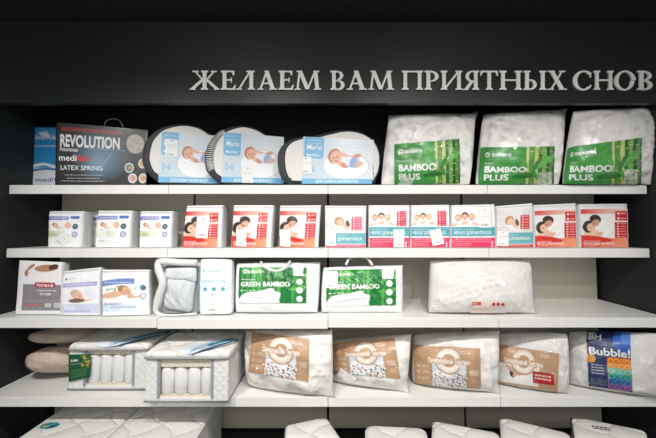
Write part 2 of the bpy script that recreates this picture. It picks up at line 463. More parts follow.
def price_tag(surf, quad, parent, off=0.006):
    W = max(8, math.hypot(quad[1][0]-quad[0][0], quad[1][1]-quad[0][1])); H = max(8, math.hypot(quad[3][0]-quad[0][0], quad[3][1]-quad[0][1]))
    return stick(tag_art(W, H), surf, quad, 'price_tag', parent, PRINT, off, 'white paper price tag')

# ------------------------------------------------------------------ the setting
def quadbox(name, x0, x1, y0, y1, z0, z1, m):
    b = MB(); b.box(x0, x1, y0, y1, z0, z1); return structure(name, b, m)
FASCIA_BOT = at(328, 103.6, FRONT_LOW)[2]; CEIL_Z = at(328, 22, FRONT_LOW)[2]
quadbox('floor', -4, 4, -3.5, 2.9, -0.1, 0, M_FLOOR)
quadbox('ceiling', -4, 4, -3.5, 2.9, CEIL_Z, CEIL_Z+0.1, M_CEIL)
quadbox('wall_back', -2.3, 2.3, BACK+0.025, BACK+0.12, 0, CEIL_Z, M_WALL)
quadbox('wall_left', -4, -2.012, FRONT_LOW+0.031, BACK+0.025, 0, FASCIA_BOT+0.17, M_WALL)
quadbox('wall_right', 2.012, 4, FRONT_LOW+0.031, BACK+0.025, 0, FASCIA_BOT+0.17, M_WALL)
quadbox('wall_fascia', -4, 4, FRONT_LOW, FRONT_LOW+0.03, FASCIA_BOT, CEIL_Z, M_FASCIA)
quadbox('ceiling_recess', -4, 4, FRONT_LOW+0.03, BACK+0.025, FASCIA_BOT+0.17, CEIL_Z, M_WALL)
quadbox('trim_1', -4, 4, FRONT_LOW-0.006, FRONT_LOW, FASCIA_BOT, at(328, 98.8, FRONT_LOW)[2], M_FASCIA)
PANEL_BOT = at(328, 428, BACK)[2]
for i in range(4):
    quadbox('wall_panel_%d' % (i+1), -2+i+0.009, -1+i-0.009, BACK, BACK+0.018, PANEL_BOT, Z1+0.01, M_PANEL)
quadbox('baseboard_plinth', -2.0, 2.0, 2.0, BACK, 0, PANEL_BOT-0.02, M_WALL)

# shelves: each unit a board with a deep front lip
rows = [('top row', Z1, FRONT_UP, ['under the blue and the black boxes', 'under the oval baby pillows', 'under the first green labelled pillow', 'under the last two green labelled pillows']),
        ('second row', Z2, FRONT_UP, ['under the small white packs', 'under three red labelled packs', 'under the teal labelled packs', 'under the orange labelled packs']),
        ('third row', Z3, FRONT_LOW, ['under the grey labelled pack', 'under the first green bamboo bag', 'under the second green bamboo bag', 'empty beside the plain white pillow']),
        ('fourth row', Z4, FRONT_LOW, ['under the beige pillows', 'under the second mattress cutaway', 'under two cotton packs', 'under the navy labelled pack'])]
for rn, z, yf, where in rows:
    for i in range(4):
        dz = -0.007 if (rn == 'third row' and i == 1) else (-0.002 if rn == 'third row' and i == 0 else 0)
        x0, x1 = -2+i+0.0012, -1+i-0.0012
        t = thing('shelf', ((x0+x1)/2, BACK, z+dz), 'white metal shelf of the %s, %s' % (rn, where[i]), 'shelf', 'white shelves on the wall rack')
        b = MB(); b.box(x0, x1, yf+0.012, BACK-0.001, z-0.008+dz, z+dz); b.build('board', M_SHELF, t)
        b = MB(); b.box(x0, x1, yf, yf+0.012, z-0.056+dz, z+dz); b.build('front_lip', M_SHELF, t, bevel=0.002)

# ------------------------------------------------------------------ wall sign
HC, SM, TN, SF, SX = 19.0, 3.7, 1.5, 1.15, 1.7
def R_(x0, x1, y0, y1): return [(x0, y0), (x1, y0), (x1, y1), (x0, y1)]
def D_(x0, y0, x1, y1, w): return [(x0-w/2, y0), (x0+w/2, y0), (x1+w/2, y1), (x1-w/2, y1)]
def serif(x, w, top): return [(x-w/2-SX, HC if top else 0), (x+w/2+SX, HC if top else 0), (x+w/2+SX, HC-SF if top else SF*.8), (x+w/2+.1, HC-SF-.9 if top else SF+.9), (x-w/2-.1, HC-SF-.9 if top else SF+.9), (x-w/2-SX, HC-SF if top else SF*.8)]
def stem_(x, w=SM, top=True, bot=True):
    return [R_(x-w/2, x+w/2, 0, HC)] + ([serif(x, w, True)] if top else []) + ([serif(x, w, False)] if bot else [])
def arc_(cx, cy, rx, ry, sx, sy, a0, a1, n=18):
    out = []
    for k in range(n):
        q = [math.radians(a0+(a1-a0)*(k+e)/n) for e in (0, 1)]
        o = [(cx+rx*math.cos(a), cy+ry*math.sin(a)) for a in q]; i = [(cx+(rx-sx)*math.cos(a), cy+(ry-sy)*math.sin(a)) for a in q]
        out.append([o[0], o[1], i[1], i[0]])
    return out
LET = {
 'Ж': (29, stem_(14.5) + [D_(1.5, 0, 12.5, 10, 4), D_(27.5, 0, 16.5, 10, 4), D_(4.8, HC, 13.2, 9.2, 2), D_(24.2, HC, 15.8, 9.2, 2), R_(0, 5.4, 0, SF), R_(23.6, 29, 0, SF), R_(2.6, 8.6, HC-SF, HC), R_(20.4, 26.4, HC-SF, HC)]),
 'Е': (15, stem_(4) + [R_(4, 13.2, HC-1.4, HC), [(13.6, HC), (13.3, HC-4.6), (12.2, HC-4.6), (11, HC-1.2)], R_(4, 14, 0, 1.5), [(14, 0), (15, 5), (14, 5), (12, 1.3)], R_(4, 10.6, 9.2, 10.6), R_(10, 11, 7.4, 12.4)]),
 'Л': (20.5, stem_(15.8) + [D_(3.2, 0, 14.8, HC, 2.0), R_(0.6, 6.4, 0, SF), R_(10.8, 16, HC-1.3, HC)]),
 'А': (20.5, [D_(3.6, 0, 10.2, HC, 1.9), D_(16.2, 0, 9.6, HC, 4.2), R_(5.8, 14, 5.6, 6.9), R_(0.8, 6.8, 0, SF), R_(12.6, 20.2, 0, SF)]),
 'М': (27, [D_(3.4, 0, 5.6, HC, 2.0), D_(5.9, HC, 13.4, 0.4, 4.0), D_(13.6, 0.4, 21.0, HC, 1.9), D_(23.2, 0, 21.2, HC, 3.9), R_(0.6, 6.6, 0, SF), R_(19.4, 27, 0, SF), R_(2.6, 7, HC-SF, HC), R_(20, 25, HC-SF, HC)]),
 'В': (15.5, stem_(4) + arc_(7.4, 14.3, 6.2, 4.7, 3.4, 1.3, -90, 90) + arc_(7.8, 5.2, 7.2, 5.2, 3.7, 1.4, -90, 90) + [R_(4, 7.8, HC-1.3, HC), R_(4, 7.8, 9.1, 10.4), R_(4, 7.8, 0, 1.4)]),
 'П': (22.5, stem_(4) + stem_(18.5) + [R_(4, 18.5, HC-1.5, HC)]),
 'Р': (14.5, stem_(4) + arc_(7.2, 13.6, 6.8, 5.4, 3.6, 1.4, -90, 90) + [R_(4, 7.2, HC-1.4, HC), R_(4, 7.2, 8.2, 9.6)]),
 'И': (23.5, stem_(4) + stem_(19.5) + [D_(5, 1.2, 18.6, HC-1.2, 2.6)]),
 'Я': (17, stem_(13) + arc_(9.6, 13.6, 7.0, 5.4, 3.6, 1.4, 90, 270) + [R_(9.6, 13, HC-1.4, HC), R_(9.6, 13, 8.2, 9.6), D_(3.0, 0, 9.6, 9.2, 4.0), R_(0, 5.4, 0, SF)]),
 'Т': (18.5, stem_(9.25, top=False) + [R_(1.2, 17.3, HC-1.5, HC), [(0.6, HC), (0, HC-5), (1.1, HC-5), (3, HC-1.2)], [(17.9, HC), (18.5, HC-5), (17.4, HC-5), (15.5, HC-1.2)]]),
 'Н': (23, stem_(4) + stem_(19) + [R_(4, 19, 8.9, 10.4)]),
 'Ы': (24, stem_(4) + stem_(20) + arc_(7.4, 5.4, 6.8, 5.4, 3.6, 1.4, -90, 90) + [R_(4, 7.4, 9.4, 10.8), R_(4, 7.4, 0, 1.4)]),
 'Х': (20, [D_(4.4, HC, 15.6, 0, 4.4), D_(15.4, HC, 4.0, 0, 1.9), R_(0.8, 8, HC-SF, HC), R_(12.4, 18.6, HC-SF, HC), R_(0.6, 7, 0, SF), R_(12.2, 20, 0, SF)]),
 'С': (19, arc_(10.4, HC/2, 10.2, HC/2+.3, 4.1, 1.5, 42, 318, 30) + [[(17.2, HC-6), (18.4, HC-6), (18.2, HC-.6), (17, HC-2.2)], [(17.4, 5.4), (18.8, 5), (17.4, 2.4), (16.6, 3)]]),
 'О': (20.5, arc_(10.25, HC/2, 10.2, HC/2+.3, 4.0, 1.5, 0, 360, 40)),
}
sign = [('Ж', 189.6, 219.4), ('Е', 220.3, 235.8), ('Л', 235.4, 256), ('А', 256.6, 277.4), ('Е', 278, 293.8), ('М', 294, 321.2),
        ('В', 330, 345.2), ('А', 346, 367.2), ('М', 367.8, 394.2),
        ('П', 401.4, 423.6), ('Р', 424.2, 439.4), ('И', 440.2, 463), ('Я', 463.2, 479.8), ('Т', 480.2, 498.4), ('Н', 499, 522.6), ('Ы', 523.2, 547), ('Х', 547.2, 567),
        ('С', 573.4, 593), ('Н', 593.6, 614.4), ('О', 615.2, 636), ('В', 637.2, 654.5)]
sg = thing('wall_sign', at(423, 80, FRONT_LOW), 'white raised serif lettering wishing pleasant dreams on the charcoal fascia', 'sign')
for ch, xa, xb in sign:
    w, polys = LET[ch]; b = MB()
    for ip, P in enumerate(polys):
        f = [at(xa+(x/w)*(xb-xa), 89.6-y, FRONT_LOW-0.016) + np.array([0, .00025*ip, 0]) for x, y in P]; g = [p + np.array([0, 0.009, 0]) for p in f]; n = len(P)
        b.add(f+g, [tuple(range(n)), tuple(range(2*n-1, n-1, -1))] + [(i, (i+1) % n, n+(i+1) % n, n+i) for i in range(n)])
    b.build('letter', M_LETTER, sg)

# ------------------------------------------------------------------ pieces of artwork
def couple(a, x, y, s):                  # two heads close together in bed
    sk, sk2, hr = (228, 188, 162), (200, 150, 122), (58, 42, 36)
    a.ell(x+8.4*s, y+7.4*s, 5*s, 4.6*s, (238, 235, 232), 10); a.ell(x+2.6*s, y+10*s, 4.6*s, 2.8*s, sk, 12); a.ell(x+6*s, y+9.6*s, 2.2*s, .8*s, (216, 176, 150), -20)
    a.ell(x+.2*s, y+5.8*s, 2.9*s, 3.2*s, hr, 20); a.ell(x+1.6*s, y+6.2*s, 2.2*s, 2.1*s, sk, -20)
    a.ell(x+3.9*s, y+2*s, 3*s, 2.4*s, hr, 10); a.ell(x+4*s, y+3.9*s, 2.3*s, 1.7*s, sk2, -25)
    a.ell(x+1.3*s, y+6.2*s, .5*s, .25*s, (120, 70, 60)); a.ell(x+3*s, y+4.4*s, .5*s, .25*s, (110, 60, 50))
def family(a, x, y, s):                  # three heads lying side by side
    sk = (232, 190, 164)
    for dx, dy, hr in ((-5, 1.2, (205, 165, 120)), (5, .8, (216, 180, 140)), (0, 0, (48, 38, 36))):
        a.ell(x+dx*s, y+(4.2+dy)*s, 4.4*s, 2.6*s, (240, 238, 238)); a.ell(x+(dx*1.5)*s, y+(5+dy)*s, 2.6*s, 1.2*s, sk, 15 if dx > 0 else -15)
        a.ell(x+dx*s, y+(-.4+dy)*s, 2.6*s, 2.8*s, hr); a.ell(x+dx*s, y+(.6+dy)*s, 2.1*s, 2.3*s, sk)
        a.ell(x+dx*s, y+(1.7+dy)*s, .8*s, .3*s, (190, 90, 90)); a.ell(x+(dx-.8)*s, y+(.3+dy)*s, .3*s, .3*s, (60, 50, 50)); a.ell(x+(dx+.8)*s, y+(.3+dy)*s, .3*s, .3*s, (60, 50, 50))
def sleeper(a, x, y, s, hair=(196, 160, 116), sk=(228, 186, 158)):
    a.ell(x+6*s, y+3.4*s, 5*s, 1.5*s, sk, -8); a.ell(x+9*s, y+1.6*s, 4.4*s, 1.7*s, (238, 236, 238), -20); a.ell(x-.8*s, y-.2*s, 4.4*s, 3*s, hair, 25); a.ell(x+.8*s, y+.4*s, 3.2*s, 2.5*s, sk, 30)
    a.ell(x+1.9*s, y+1.4*s, .8*s, .35*s, (190, 100, 96), 30); a.ell(x+.4*s, y+.2*s, .7*s, .2*s, (110, 80, 66), 30)
def baby(a, x, y, s):
    sk, sk2 = (226, 176, 150), (206, 146, 114)
    a.ell(x+13*s, y+4.6*s, 5.8*s, 3.8*s, (176, 190, 222), 18); a.ell(x+10*s, y+4*s, 4*s, 3.2*s, (226, 230, 240)); a.ell(x+14*s, y+5*s, 2*s, 3*s, (150, 168, 208), 18)
    a.ell(x+17.8*s, y+6.6*s, 3*s, 1.4*s, sk, -35); a.ell(x+16.5*s, y+1*s, 2.8*s, 1.3*s, sk2, -10); a.ell(x+7.5*s, y+6.8*s, 3.6*s, 1.5*s, sk2, 25); a.ell(x+8*s, y+.6*s, 3.2*s, 1.2*s, sk, 10)
    a.ell(x+2*s, y+1.6*s, 4.2*s, 4.7*s, (186, 122, 90), 15); a.ell(x+2.9*s, y+2.3*s, 3.5*s, 4*s, sk, 15)
    a.ell(x+1.4*s, y+2.8*s, .8*s, .35*s, (90, 60, 56)); a.ell(x+3.9*s, y+2*s, .8*s, .35*s, (90, 60, 56)); a.ell(x+3.3*s, y+4.5*s, .8*s, .45*s, (190, 90, 86))
    a.ell(x+5.6*s, y+6.4*s, 1.4*s, 1.2*s, sk)
def icons(a, x0, y0, x1, y1, c, n, split=None):
    a.rect(x0, y0, x1, y1, c)
    h = (y1-y0)/n
    for i in range(n):
        a.rect(x0+.18*(x1-x0), y0+(i+.3)*h, x0+.34*(x1-x0), y0+(i+.78)*h, WHITE, al=.75); a.rect(x0+.45*(x1-x0), y0+(i+.42)*h, x1-.12*(x1-x0), y0+(i+.62)*h, (250, 225, 225), al=.6)
    if split: a.rect(x0, split-.4, x1, split+.4, (240, 236, 232))
def art_bamboo(W, H, top='askona'):
    g = (62, 148, 66); a = Art(W, H, g)
    a.rect(0, 0, W*.6, H, (58, 140, 62), (72, 158, 72))
    for x, w, c in ((.64, .035, (200, 206, 140)), (.7, .05, (92, 150, 54)), (.755, .05, (190, 204, 120)), (.81, .045, (46, 100, 46)), (.86, .05, (120, 172, 70)), (.91, .04, (30, 78, 38)), (.95, .05, (86, 140, 60)), (.985, .03, (40, 96, 46))):
        a.rect((x-w/2)*W, 0, (x+w/2)*W, H, c)
        for k in range(4): a.rect((x-w/2)*W, H*(.1+.27*k+.1*math.sin(x*40)), (x+w/2)*W, H*(.1+.27*k+.1*math.sin(x*40))+.7, (210, 220, 160), al=.6)
    for x, y, l, w, r, c in ((.55, .3, .16, .07, 55, (78, 160, 62)), (.84, .45, .2, .06, -32, (96, 176, 76)), (.6, .78, .17, .055, -4, (40, 112, 44)), (.72, .62, .14, .05, 70, (70, 150, 60)), (.76, .5, .12, .05, -60, (50, 128, 50)), (.58, .68, .1, .04, 20, (56, 130, 52))):
        a.ell(x*W, y*H, l*W, w*W*.6, c, r)
    a.ell(W*.1, H*.21, H*.06, H*.06, WHITE, inner=.55); a.text(top, W*.16, H*.25, H*.12, WHITE, .5, W*.26)
    a.lines(W*.07, H*.43, W*.2, 1, 1, WHITE, .6, .7); a.text('BAMBOO', W*.07, H*.68, H*.155, WHITE, 2.2, W*.56); a.text('PLUS', W*.07, H*.89, H*.155, WHITE, 2.2, W*.32)
    return a
def art_green(W, H):
    a = Art(W, H, (28, 120, 54)); r = random.Random(4)
    for k in range(26):
        x = r.random()*W; a.rect(x, 0, x+r.uniform(.8, 3.4), H, r.choice([(20, 100, 44), (52, 150, 66), (80, 172, 80), (14, 84, 40), (110, 186, 96)]), al=.55)
    for k in range(16): a.ell(r.random()*W, r.random()*H*.6, r.uniform(2, 7), r.uniform(.6, 1.6), r.choice([(96, 180, 84), (16, 88, 40), (130, 200, 104)]), r.uniform(-60, 60), al=.8)
    a.ell(W*.1, H*.12, 2, 2, WHITE, inner=.5); a.text('askona', W*.14, H*.17, H*.12, WHITE, .3, W*.2)
    a.lines(W*.05, H*.33, W*.25, 1, 1, WHITE, .8, .8); a.text('GREEN BAMBOO', W*.04, H*.53, H*.13, WHITE, 2, W*.72)
    for k in range(2): a.ell(W*(.05+.13*k), H*.65, .8, .8, WHITE); a.lines(W*(.08+.13*k), H*.635, W*(.14+.13*k), 1, 1, WHITE, .7, .7)
    for k in range(3): a.ell(W*.9, H*(.4+.24*k), W*.045, W*.045, (232, 240, 232))
    # the pillow in the picture
    P = catmull([(W*.02, H*.86), (W*.1, H*.72), (W*.3, H*.66), (W*.5, H*.58), (W*.54, H*.66), (W*.62, H*.72), (W*.6, H*.9), (W*.56, H*1.0), (W*.04, H*1.0)], 6)
    a.poly(P, (226, 229, 230)); a.curve_band([(W*.06, H*.9), (W*.3, H*.84), (W*.58, H*.76)], .5, (196, 202, 204)); a.ell(W*.2, H*.92, W*.17, H*.1, (214, 218, 220), 0, inner=.93)
    return a
def art_mario(W, H):
    a = Art(W, H, (200, 213, 224)); a.rect(W*.3, 0, W, H, (206, 216, 224), (222, 228, 232))
    a.ell(W*.62, H*.6, W*.33, H*.3, (238, 241, 243)); a.ell(W*.62, H*.6, W*.33, H*.3, (196, 208, 220), inner=.95)
    b = (116, 178, 216); a.rrect(W*.02, -2, W*.3, H*.46, 3, b)
    a.lines(W*.07, H*.07, W*.26, 2, H*.07, WHITE, .5, .6, 2); a.text('Mario', W*.065, H*.27, H*.115, WHITE, .3, W*.21); a.text('Mediflex', W*.06, H*.41, H*.06, WHITE, .3, W*.2)
    a.text('0-6', W*.05, H*.74, H*.13, b, .5, W*.14); a.lines(W*.06, H*.8, W*.19, 1, 1, b, .4, .6)
    baby(a, W*.41, H*.34, W/46); a.lines(W*.55, H*.12, W*.95, 2, H*.07, (150, 190, 220), .5, .5, 4)
    a.rect(0, H*.88, W, H, b); a.text('ДЛЯ САМЫХ МАЛЕНЬКИХ', W*.2, H*.97, H*.06, WHITE, 1, W*.6)
    return a
def art_basic(W, H, band=True):
    a = Art(W, H, (240, 240, 241)); a.rect(0, H*.06, W*.62, H*.17, (110, 116, 190), (140, 146, 206)); a.lines(W*.06, H*.1, W*.58, 1, 1, WHITE, .9, .7)
    a.rrect(W*.67, H*.05, W*.96, H*.14, 1, (74, 118, 190)); a.lines(W*.7, H*.2, W*.95, 1, 1, (150, 160, 180), .4, .6)
    sleeper(a, W*.22, H*.33, W/44, (190, 140, 104)); a.ell(W*.6, H*.33, W*.1, H*.1, (230, 190, 164), -30)
    if band: a.rect(0, H*.5, W*.6, H*.7, (190, 208, 160), (232, 236, 224)); a.text('Kid', W*.12, H*.64, H*.08, (110, 130, 90), .5)
    for k, c in ((0, (40, 90, 80)), (1, (220, 226, 234))):
        a.ell(W*.82, H*(.37+.24*k), W*.09, W*.09, (70, 92, 160)); a.ell(W*.82, H*(.37+.24*k), W*.065, W*.065, c)
    a.ell(W*.82, H*.37, W*.04, W*.02, (140, 190, 130), 40); a.ell(W*.82, H*.61, W*.03, W*.03, (120, 140, 190), inner=.4)
    a.lines(W*.05, H*.8, W*.7, 2, H*.06, (190, 194, 204), .4, .6, 7)
    return a
def art_orange(W, H):
    a = Art(W, H, (238, 232, 228)); a.rect(0, 0, W, H*.13, (206, 44, 40), (238, 214, 200))
    a.rect(0, H*.13, W*.7, H*.78, (222, 222, 220), (238, 234, 230)); couple(a, W*.14, H*.17, H/20)
    icons(a, W*.72, H*.06, W*.98, H*.31, (202, 44, 48), 2); icons(a, W*.7, H*.35, W*.98, H*.76, (206, 50, 54), 6)
    a.rect(0, H*.76, W, H, (208, 50, 36), (238, 158, 122)); a.ell(W*.15, H*.78, W*.5, H*.09, (208, 50, 40), 4)
    a.lines(W*.05, H*.83, W*.4, 1, 1, WHITE, .5, .8); a.text('ЧЕХОЛ ДЛЯ МАТРАСА', W*.04, H*.93, H*.06, WHITE, .8, W*.66); a.lines(W*.05, H*.955, W*.3, 1, 1, WHITE, .4, .6)
    return a
def art_teal(W, H):
    a = Art(W, H, (238, 238, 239)); family(a, W*.3, H*.24, W/32); icons(a, W*.68, H*.1, W*.92, H*.48, (214, 60, 92), 6)
    a.rect(0, H*.5, W, H*.73, (70, 158, 172), (92, 170, 180)); a.lines(W*.05, H*.55, W*.5, 1, 1, WHITE, .6, .7)
    a.text('ЧЕХОЛ ДЛЯ МАТРАСА', W*.04, H*.68, H*.075, WHITE, 1.6, W*.86)
    a.rect(0, H*.76, W, H, (226, 66, 92), (222, 50, 104)); a.rect(0, H*.84, W, H*.87, (238, 160, 170), al=.5)
    a.lines(W*.08, H*.79, W*.9, 1, 1, WHITE, .6, .6); a.lines(W*.06, H*.9, W*.45, 2, H*.04, WHITE, .4, .5, 2); a.ell(W*.92, H*.9, .8, .8, WHITE); a.ell(W*.92, H*.96, .8, .8, WHITE)
    return a
def art_teal_low(W, H, pink=(224, 100, 124)):
    a = Art(W, H, (218, 216, 214)); a.rect(0, 0, W*.7, H*.62, (214, 212, 211), (230, 229, 228))
    a.ell(W*.45, H*.46, W*.2, H*.1, (236, 234, 233), 20); a.ell(W*.34, H*.3, W*.12, H*.12, (196, 140, 104), 30); a.ell(W*.36, H*.33, W*.08, H*.09, (230, 190, 166), 30); a.ell(W*.5, H*.44, W*.12, H*.05, (230, 190, 166), 40)
    a.ell(W*.55, H*.36, W*.05, H*.09, (120, 80, 66), -20)
    icons(a, W*.64, H*.18, W*.9, H*.54, pink, 5)
    a.rect(W*.24, H*.62, W, H*.9, (104, 172, 180)); a.lines(W*.3, H*.67, W*.6, 1, 1, WHITE, .5, .7); a.text('ДЛЯ МАТРАСА', W*.3, H*.81, H*.08, WHITE, 1.3, W*.6)
    a.rect(0, H*.92, W, H, pink); a.lines(W*.1, H*.945, W*.9, 1, 1, WHITE, .6, .6)
    return a
def art_cotton(W, H, red=False):
    k = (186, 148, 114); a = Art(W, H, k); w = (236, 228, 216)
    a.lines(W*.24, H*.1, W*.38, 2, H*.04, w, .6, .6, 3); a.lines(W*.68, H*.1, W*.84, 2, H*.05, w, .7, .7, 5)
    if red:
        a.rect(0, H*.46, W*.68, H*.94, (232, 232, 230)); a.ell(W*.3, H*.66, W*.09, H*.15, (58, 46, 42)); a.ell(W*.32, H*.72, W*.055, H*.11, (214, 170, 146)); a.ell(W*.22, H*.58, W*.1, H*.05, (214, 170, 146), 30); a.ell(W*.5, H*.8, W*.2, H*.1, (240, 240, 238))
        a.poly([(W*.57, H*.55), (W*.92, H*.55), (W*.94, H*.84), (W*.6, H*.86)], (176, 28, 44)); a.lines(W*.62, H*.63, W*.88, 2, H*.08, w, 1.3, .9, 6)
    else:
        a.rect(W*.27, H*.42, W*.78, H, (196, 216, 230), (206, 220, 230)); r = random.Random(7)
        for q in range(46):
            x, y = W*(.28+.49*r.random()), H*(.6+.4*r.random()); a.ell(x, y, r.uniform(1, 2.6), r.uniform(.8, 2), (240, 238, 240))
        for q in range(52):
            x, y = W*(.28+.49*r.random()), H*(.64+.36*r.random()); a.ell(x, y, r.uniform(.6, 1.9), r.uniform(.5, 1.3), r.choice([(120, 60, 50), (150, 84, 60), (92, 64, 84), (176, 110, 84)]), r.uniform(0, 180))
            a.ell(x+1, y-1, 1.1, .9, (244, 242, 244))
        icx = (.82, .98); a.rect(W*.82, H*.56, W*.97, H*.6, w, al=.5); a.text('ХЛОПОК', W*.83, H*.68, H*.07, w, 1.6, W*.13); a.lines(W*.84, H*.78, W*.95, 2, H*.05, w, .6, .6, 8)
        for q in range(3): a.lines(W*.12, H*(.5+.15*q), W*.22, 2, H*.035, w, .6, .6, q); a.ell(W*.07, H*(.52+.15*q), 1.3, 1.3, w, inner=.6, al=.8)
    cx = W*.52 if not red else W*.42
    a.ell(cx, H*.36, H*.34, H*.34, k); a.ell(cx, H*.36, H*.3, H*.3, w); a.ell(cx, H*.36, H*.275, H*.275, k, inner=.95, al=.6); a.ell(cx, H*.36, H*.17, H*.17, k)
    a.rect(cx-W*.32, H*.295, cx+W*.33, H*.45, k); a.text('Самаркандскій', cx-W*.31, H*.43, H*.115, (248, 244, 238), 1.6, W*.37); a.text('Текстиль', cx+W*.085, H*.43, H*.115, (248, 244, 238), 1.6, W*.24)
    return a
def art_bubble(W, H):
    n = (34, 48, 96); a = Art(W, H, n); a.ell(W*.85, H*.16, W*.26, W*.26, (44, 92, 180)); a.ell(W*.9, H*.1, W*.14, W*.14, (90, 140, 214), al=.7)
    a.text('BH', W*.04, H*.15, H*.1, WHITE, .8, W*.28); a.rect(W*.03, H*.035, W*.18, H*.05, WHITE)
    a.text('Bubble!', W*.04, H*.42, H*.13, WHITE, 1.6, W*.94)
    a.ell(W*.08, H*.5, W*.1, W*.1, (234, 160, 70))
    cols = [(230, 128, 34), (226, 150, 60), (120, 180, 150), (52, 150, 140), (34, 110, 170), (120, 80, 150)]
    a.rrect(W*.45, H*.44, W*.99, H*.99, 2, cols[0])
    for r, c in enumerate(cols):
        y0 = H*(.455+.088*r); a.rect(W*.455, y0, W*.985, y0+H*.09, c)
        for q in range(4):
            x, y = W*(.53+.126*q), y0+H*.045; a.ell(x, y, W*.048, H*.036, tuple(min(255, v+34) for v in c)); a.ell(x, y+.3, W*.036, H*.026, tuple(max(0, v-22) for v in c))
    a.lines(W*.08, H*.6, W*.36, 2, H*.05, WHITE, .7, .8, 2); a.lines(W*.08, H*.7, W*.36, 2, H*.05, WHITE, .7, .8, 4); a.lines(W*.05, H*.86, W*.42, 3, H*.035, (170, 180, 210), .5, .6, 5)
    return a
def art_revolution(W, H):
    a = Art(W, H, (12, 14, 17)); X0 = W*.42
    for k in range(16):
        t = k/15; a.ell(W*(.5-.04*t), H*(.46+.16*t), W*(.34-.32*t*.9), H*(.5-.46*t*.9), (50+int(90*t), 78+int(95*t), 98+int(100*t)), -20, al=.16)
    for q in ((.45, .25, .6, .5), (.62, .42, .5, .66), (.35, .4, .75, .4)):
        a.poly([(W*q[0], H*q[1]), (W*q[2], H*q[3]), (W*q[2]+.8, H*q[3]+1), (W*q[0]+.6, H*q[1]+1)], (150, 190, 214), al=.35)
    a.poly([(W*.64, H), (W*.96, H*.28), (W, H*.28), (W, H)], (12, 14, 17))
    a.text('АНАТОМИЧЕСКАЯ ПОДУШКА', W*.05, H*.135, H*.06, (206, 52, 42), 1.2, W*.66)
    a.text('REVOLUTION', W*.04, H*.38, H*.19, (235, 235, 235), 2.6, W*.65); a.text('Революшн', W*.04, H*.46, H*.06, WHITE, .8, W*.2)
    a.text('medi', W*.03, H*.61, H*.1, WHITE, 1, W*.2); a.text('flex', W*.235, H*.61, H*.1, (214, 40, 40), 2, W*.15)
    a.text('LATEX SPRING', W*.05, H*.755, H*.075, (224, 230, 236), .8, W*.46); a.lines(W*.1, H*.83, W*.52, 1, 1, WHITE, .6, .6, 1); a.lines(W*.13, H*.885, W*.48, 1, 1, WHITE, .6, .6, 2); a.lines(W*.06, H*.93, W*.54, 1, 1, WHITE, .6, .6, 3)
    a.ell(W*.86, H*.28, W*.1, H*.17, (176, 174, 160)); r = random.Random(2)
    for k in range(40): a.ell(W*(.86+.08*(r.random()*2-1)), H*(.28+.13*(r.random()*2-1)), .7, .6, r.choice([(200, 198, 186), (150, 148, 136)]))
    for x, y, c in ((.8, .7, (60, 130, 110)), (.84, .88, (200, 170, 180)), (.95, .62, (186, 180, 160)), (.96, .88, (190, 180, 150))):
        a.ell(W*x, H*y, W*.05, H*.085, (226, 226, 222)); a.ell(W*x, H*y, W*.038, H*.065, c); a.ell(W*x+.5, H*y, W*.018, H*.03, (220, 140, 80), 30)
    return a
def art_bluebox(W, H):
    a = Art(W, H, (46, 148, 210)); a.rect(0, 0, W, H*.16, (64, 164, 220)); a.rect(0, H*.7, W, H, (226, 232, 238))
    a.curve_band([(0, H*.7), (W*.35, H*.64), (W*.7, H*.7), (W, H*.68)], H*.05, WHITE); a.curve_band([(0, H*.76), (W*.4, H*.72), (W, H*.75)], H*.035, (26, 110, 180))
    a.text('АНАТОМИЧЕСКАЯ', W*.13, H*.22, H*.07, WHITE, 1, W*1.1); a.text('ДЛЯ КОМФОРТНОГО СНА', W*.12, H*.345, H*.03, WHITE, .5, W*1.1)
    a.text('medi', W*.18, H*.94, H*.075, (30, 60, 130), 1, W*.4); a.text('flex', W*.6, H*.94, H*.075, (206, 36, 40), 1.5, W*.34)
    a.poly([(W*.2, H*.09), (W*.42, H*.07), (W*.5, H*.2), (W*.3, H*.17)], (232, 236, 238), al=.85)
    return a
def art_grey_lace(W, H):
    a = Art(W, H, (232, 231, 231))
    sk = (176, 124, 90); a.ell(W*.45, H*.2, W*.26, H*.05, (228, 224, 230)); a.ell(W*.66, H*.13, W*.28, H*.07, sk, -6); a.ell(W*.82, H*.1, W*.12, H*.05, (70, 52, 44), -20); a.ell(W*.3, H*.12, W*.12, H*.03, sk, -45); a.ell(W*.2, H*.24, W*.05, H*.06, sk)
    a.rect(W*.14, H*.44, W, H*.93, (132, 128, 134)); a.rrect(W*.4, H*.4, W*.88, H*.5, 2, (170, 30, 58)); a.text('Уютный', W*.44, H*.48, H*.06, WHITE, 1, W*.38)
    a.lines(W*.44, H*.545, W*.9, 1, 1, WHITE, 1, .7, 1); a.text('Белая', W*.54, H*.64, H*.045, WHITE, 1.3, W*.24)
    a.lines(W*.2, H*.73, W*.9, 2, H*.03, (176, 172, 178), .5, .6, 3)
    for k in range(3): a.ell(W*(.24+.16*k), H*.82, 1.7, 1.3, (206, 90, 80)); a.lines(W*(.2+.16*k), H*.88, W*(.28+.16*k), 1, 1, WHITE, .4, .5)
    a.rect(W*.66, H*.79, W*.8, H*.87, (190, 188, 192)); a.rect(W*.86, H*.78, W, H*.88, (190, 188, 192))
    return a
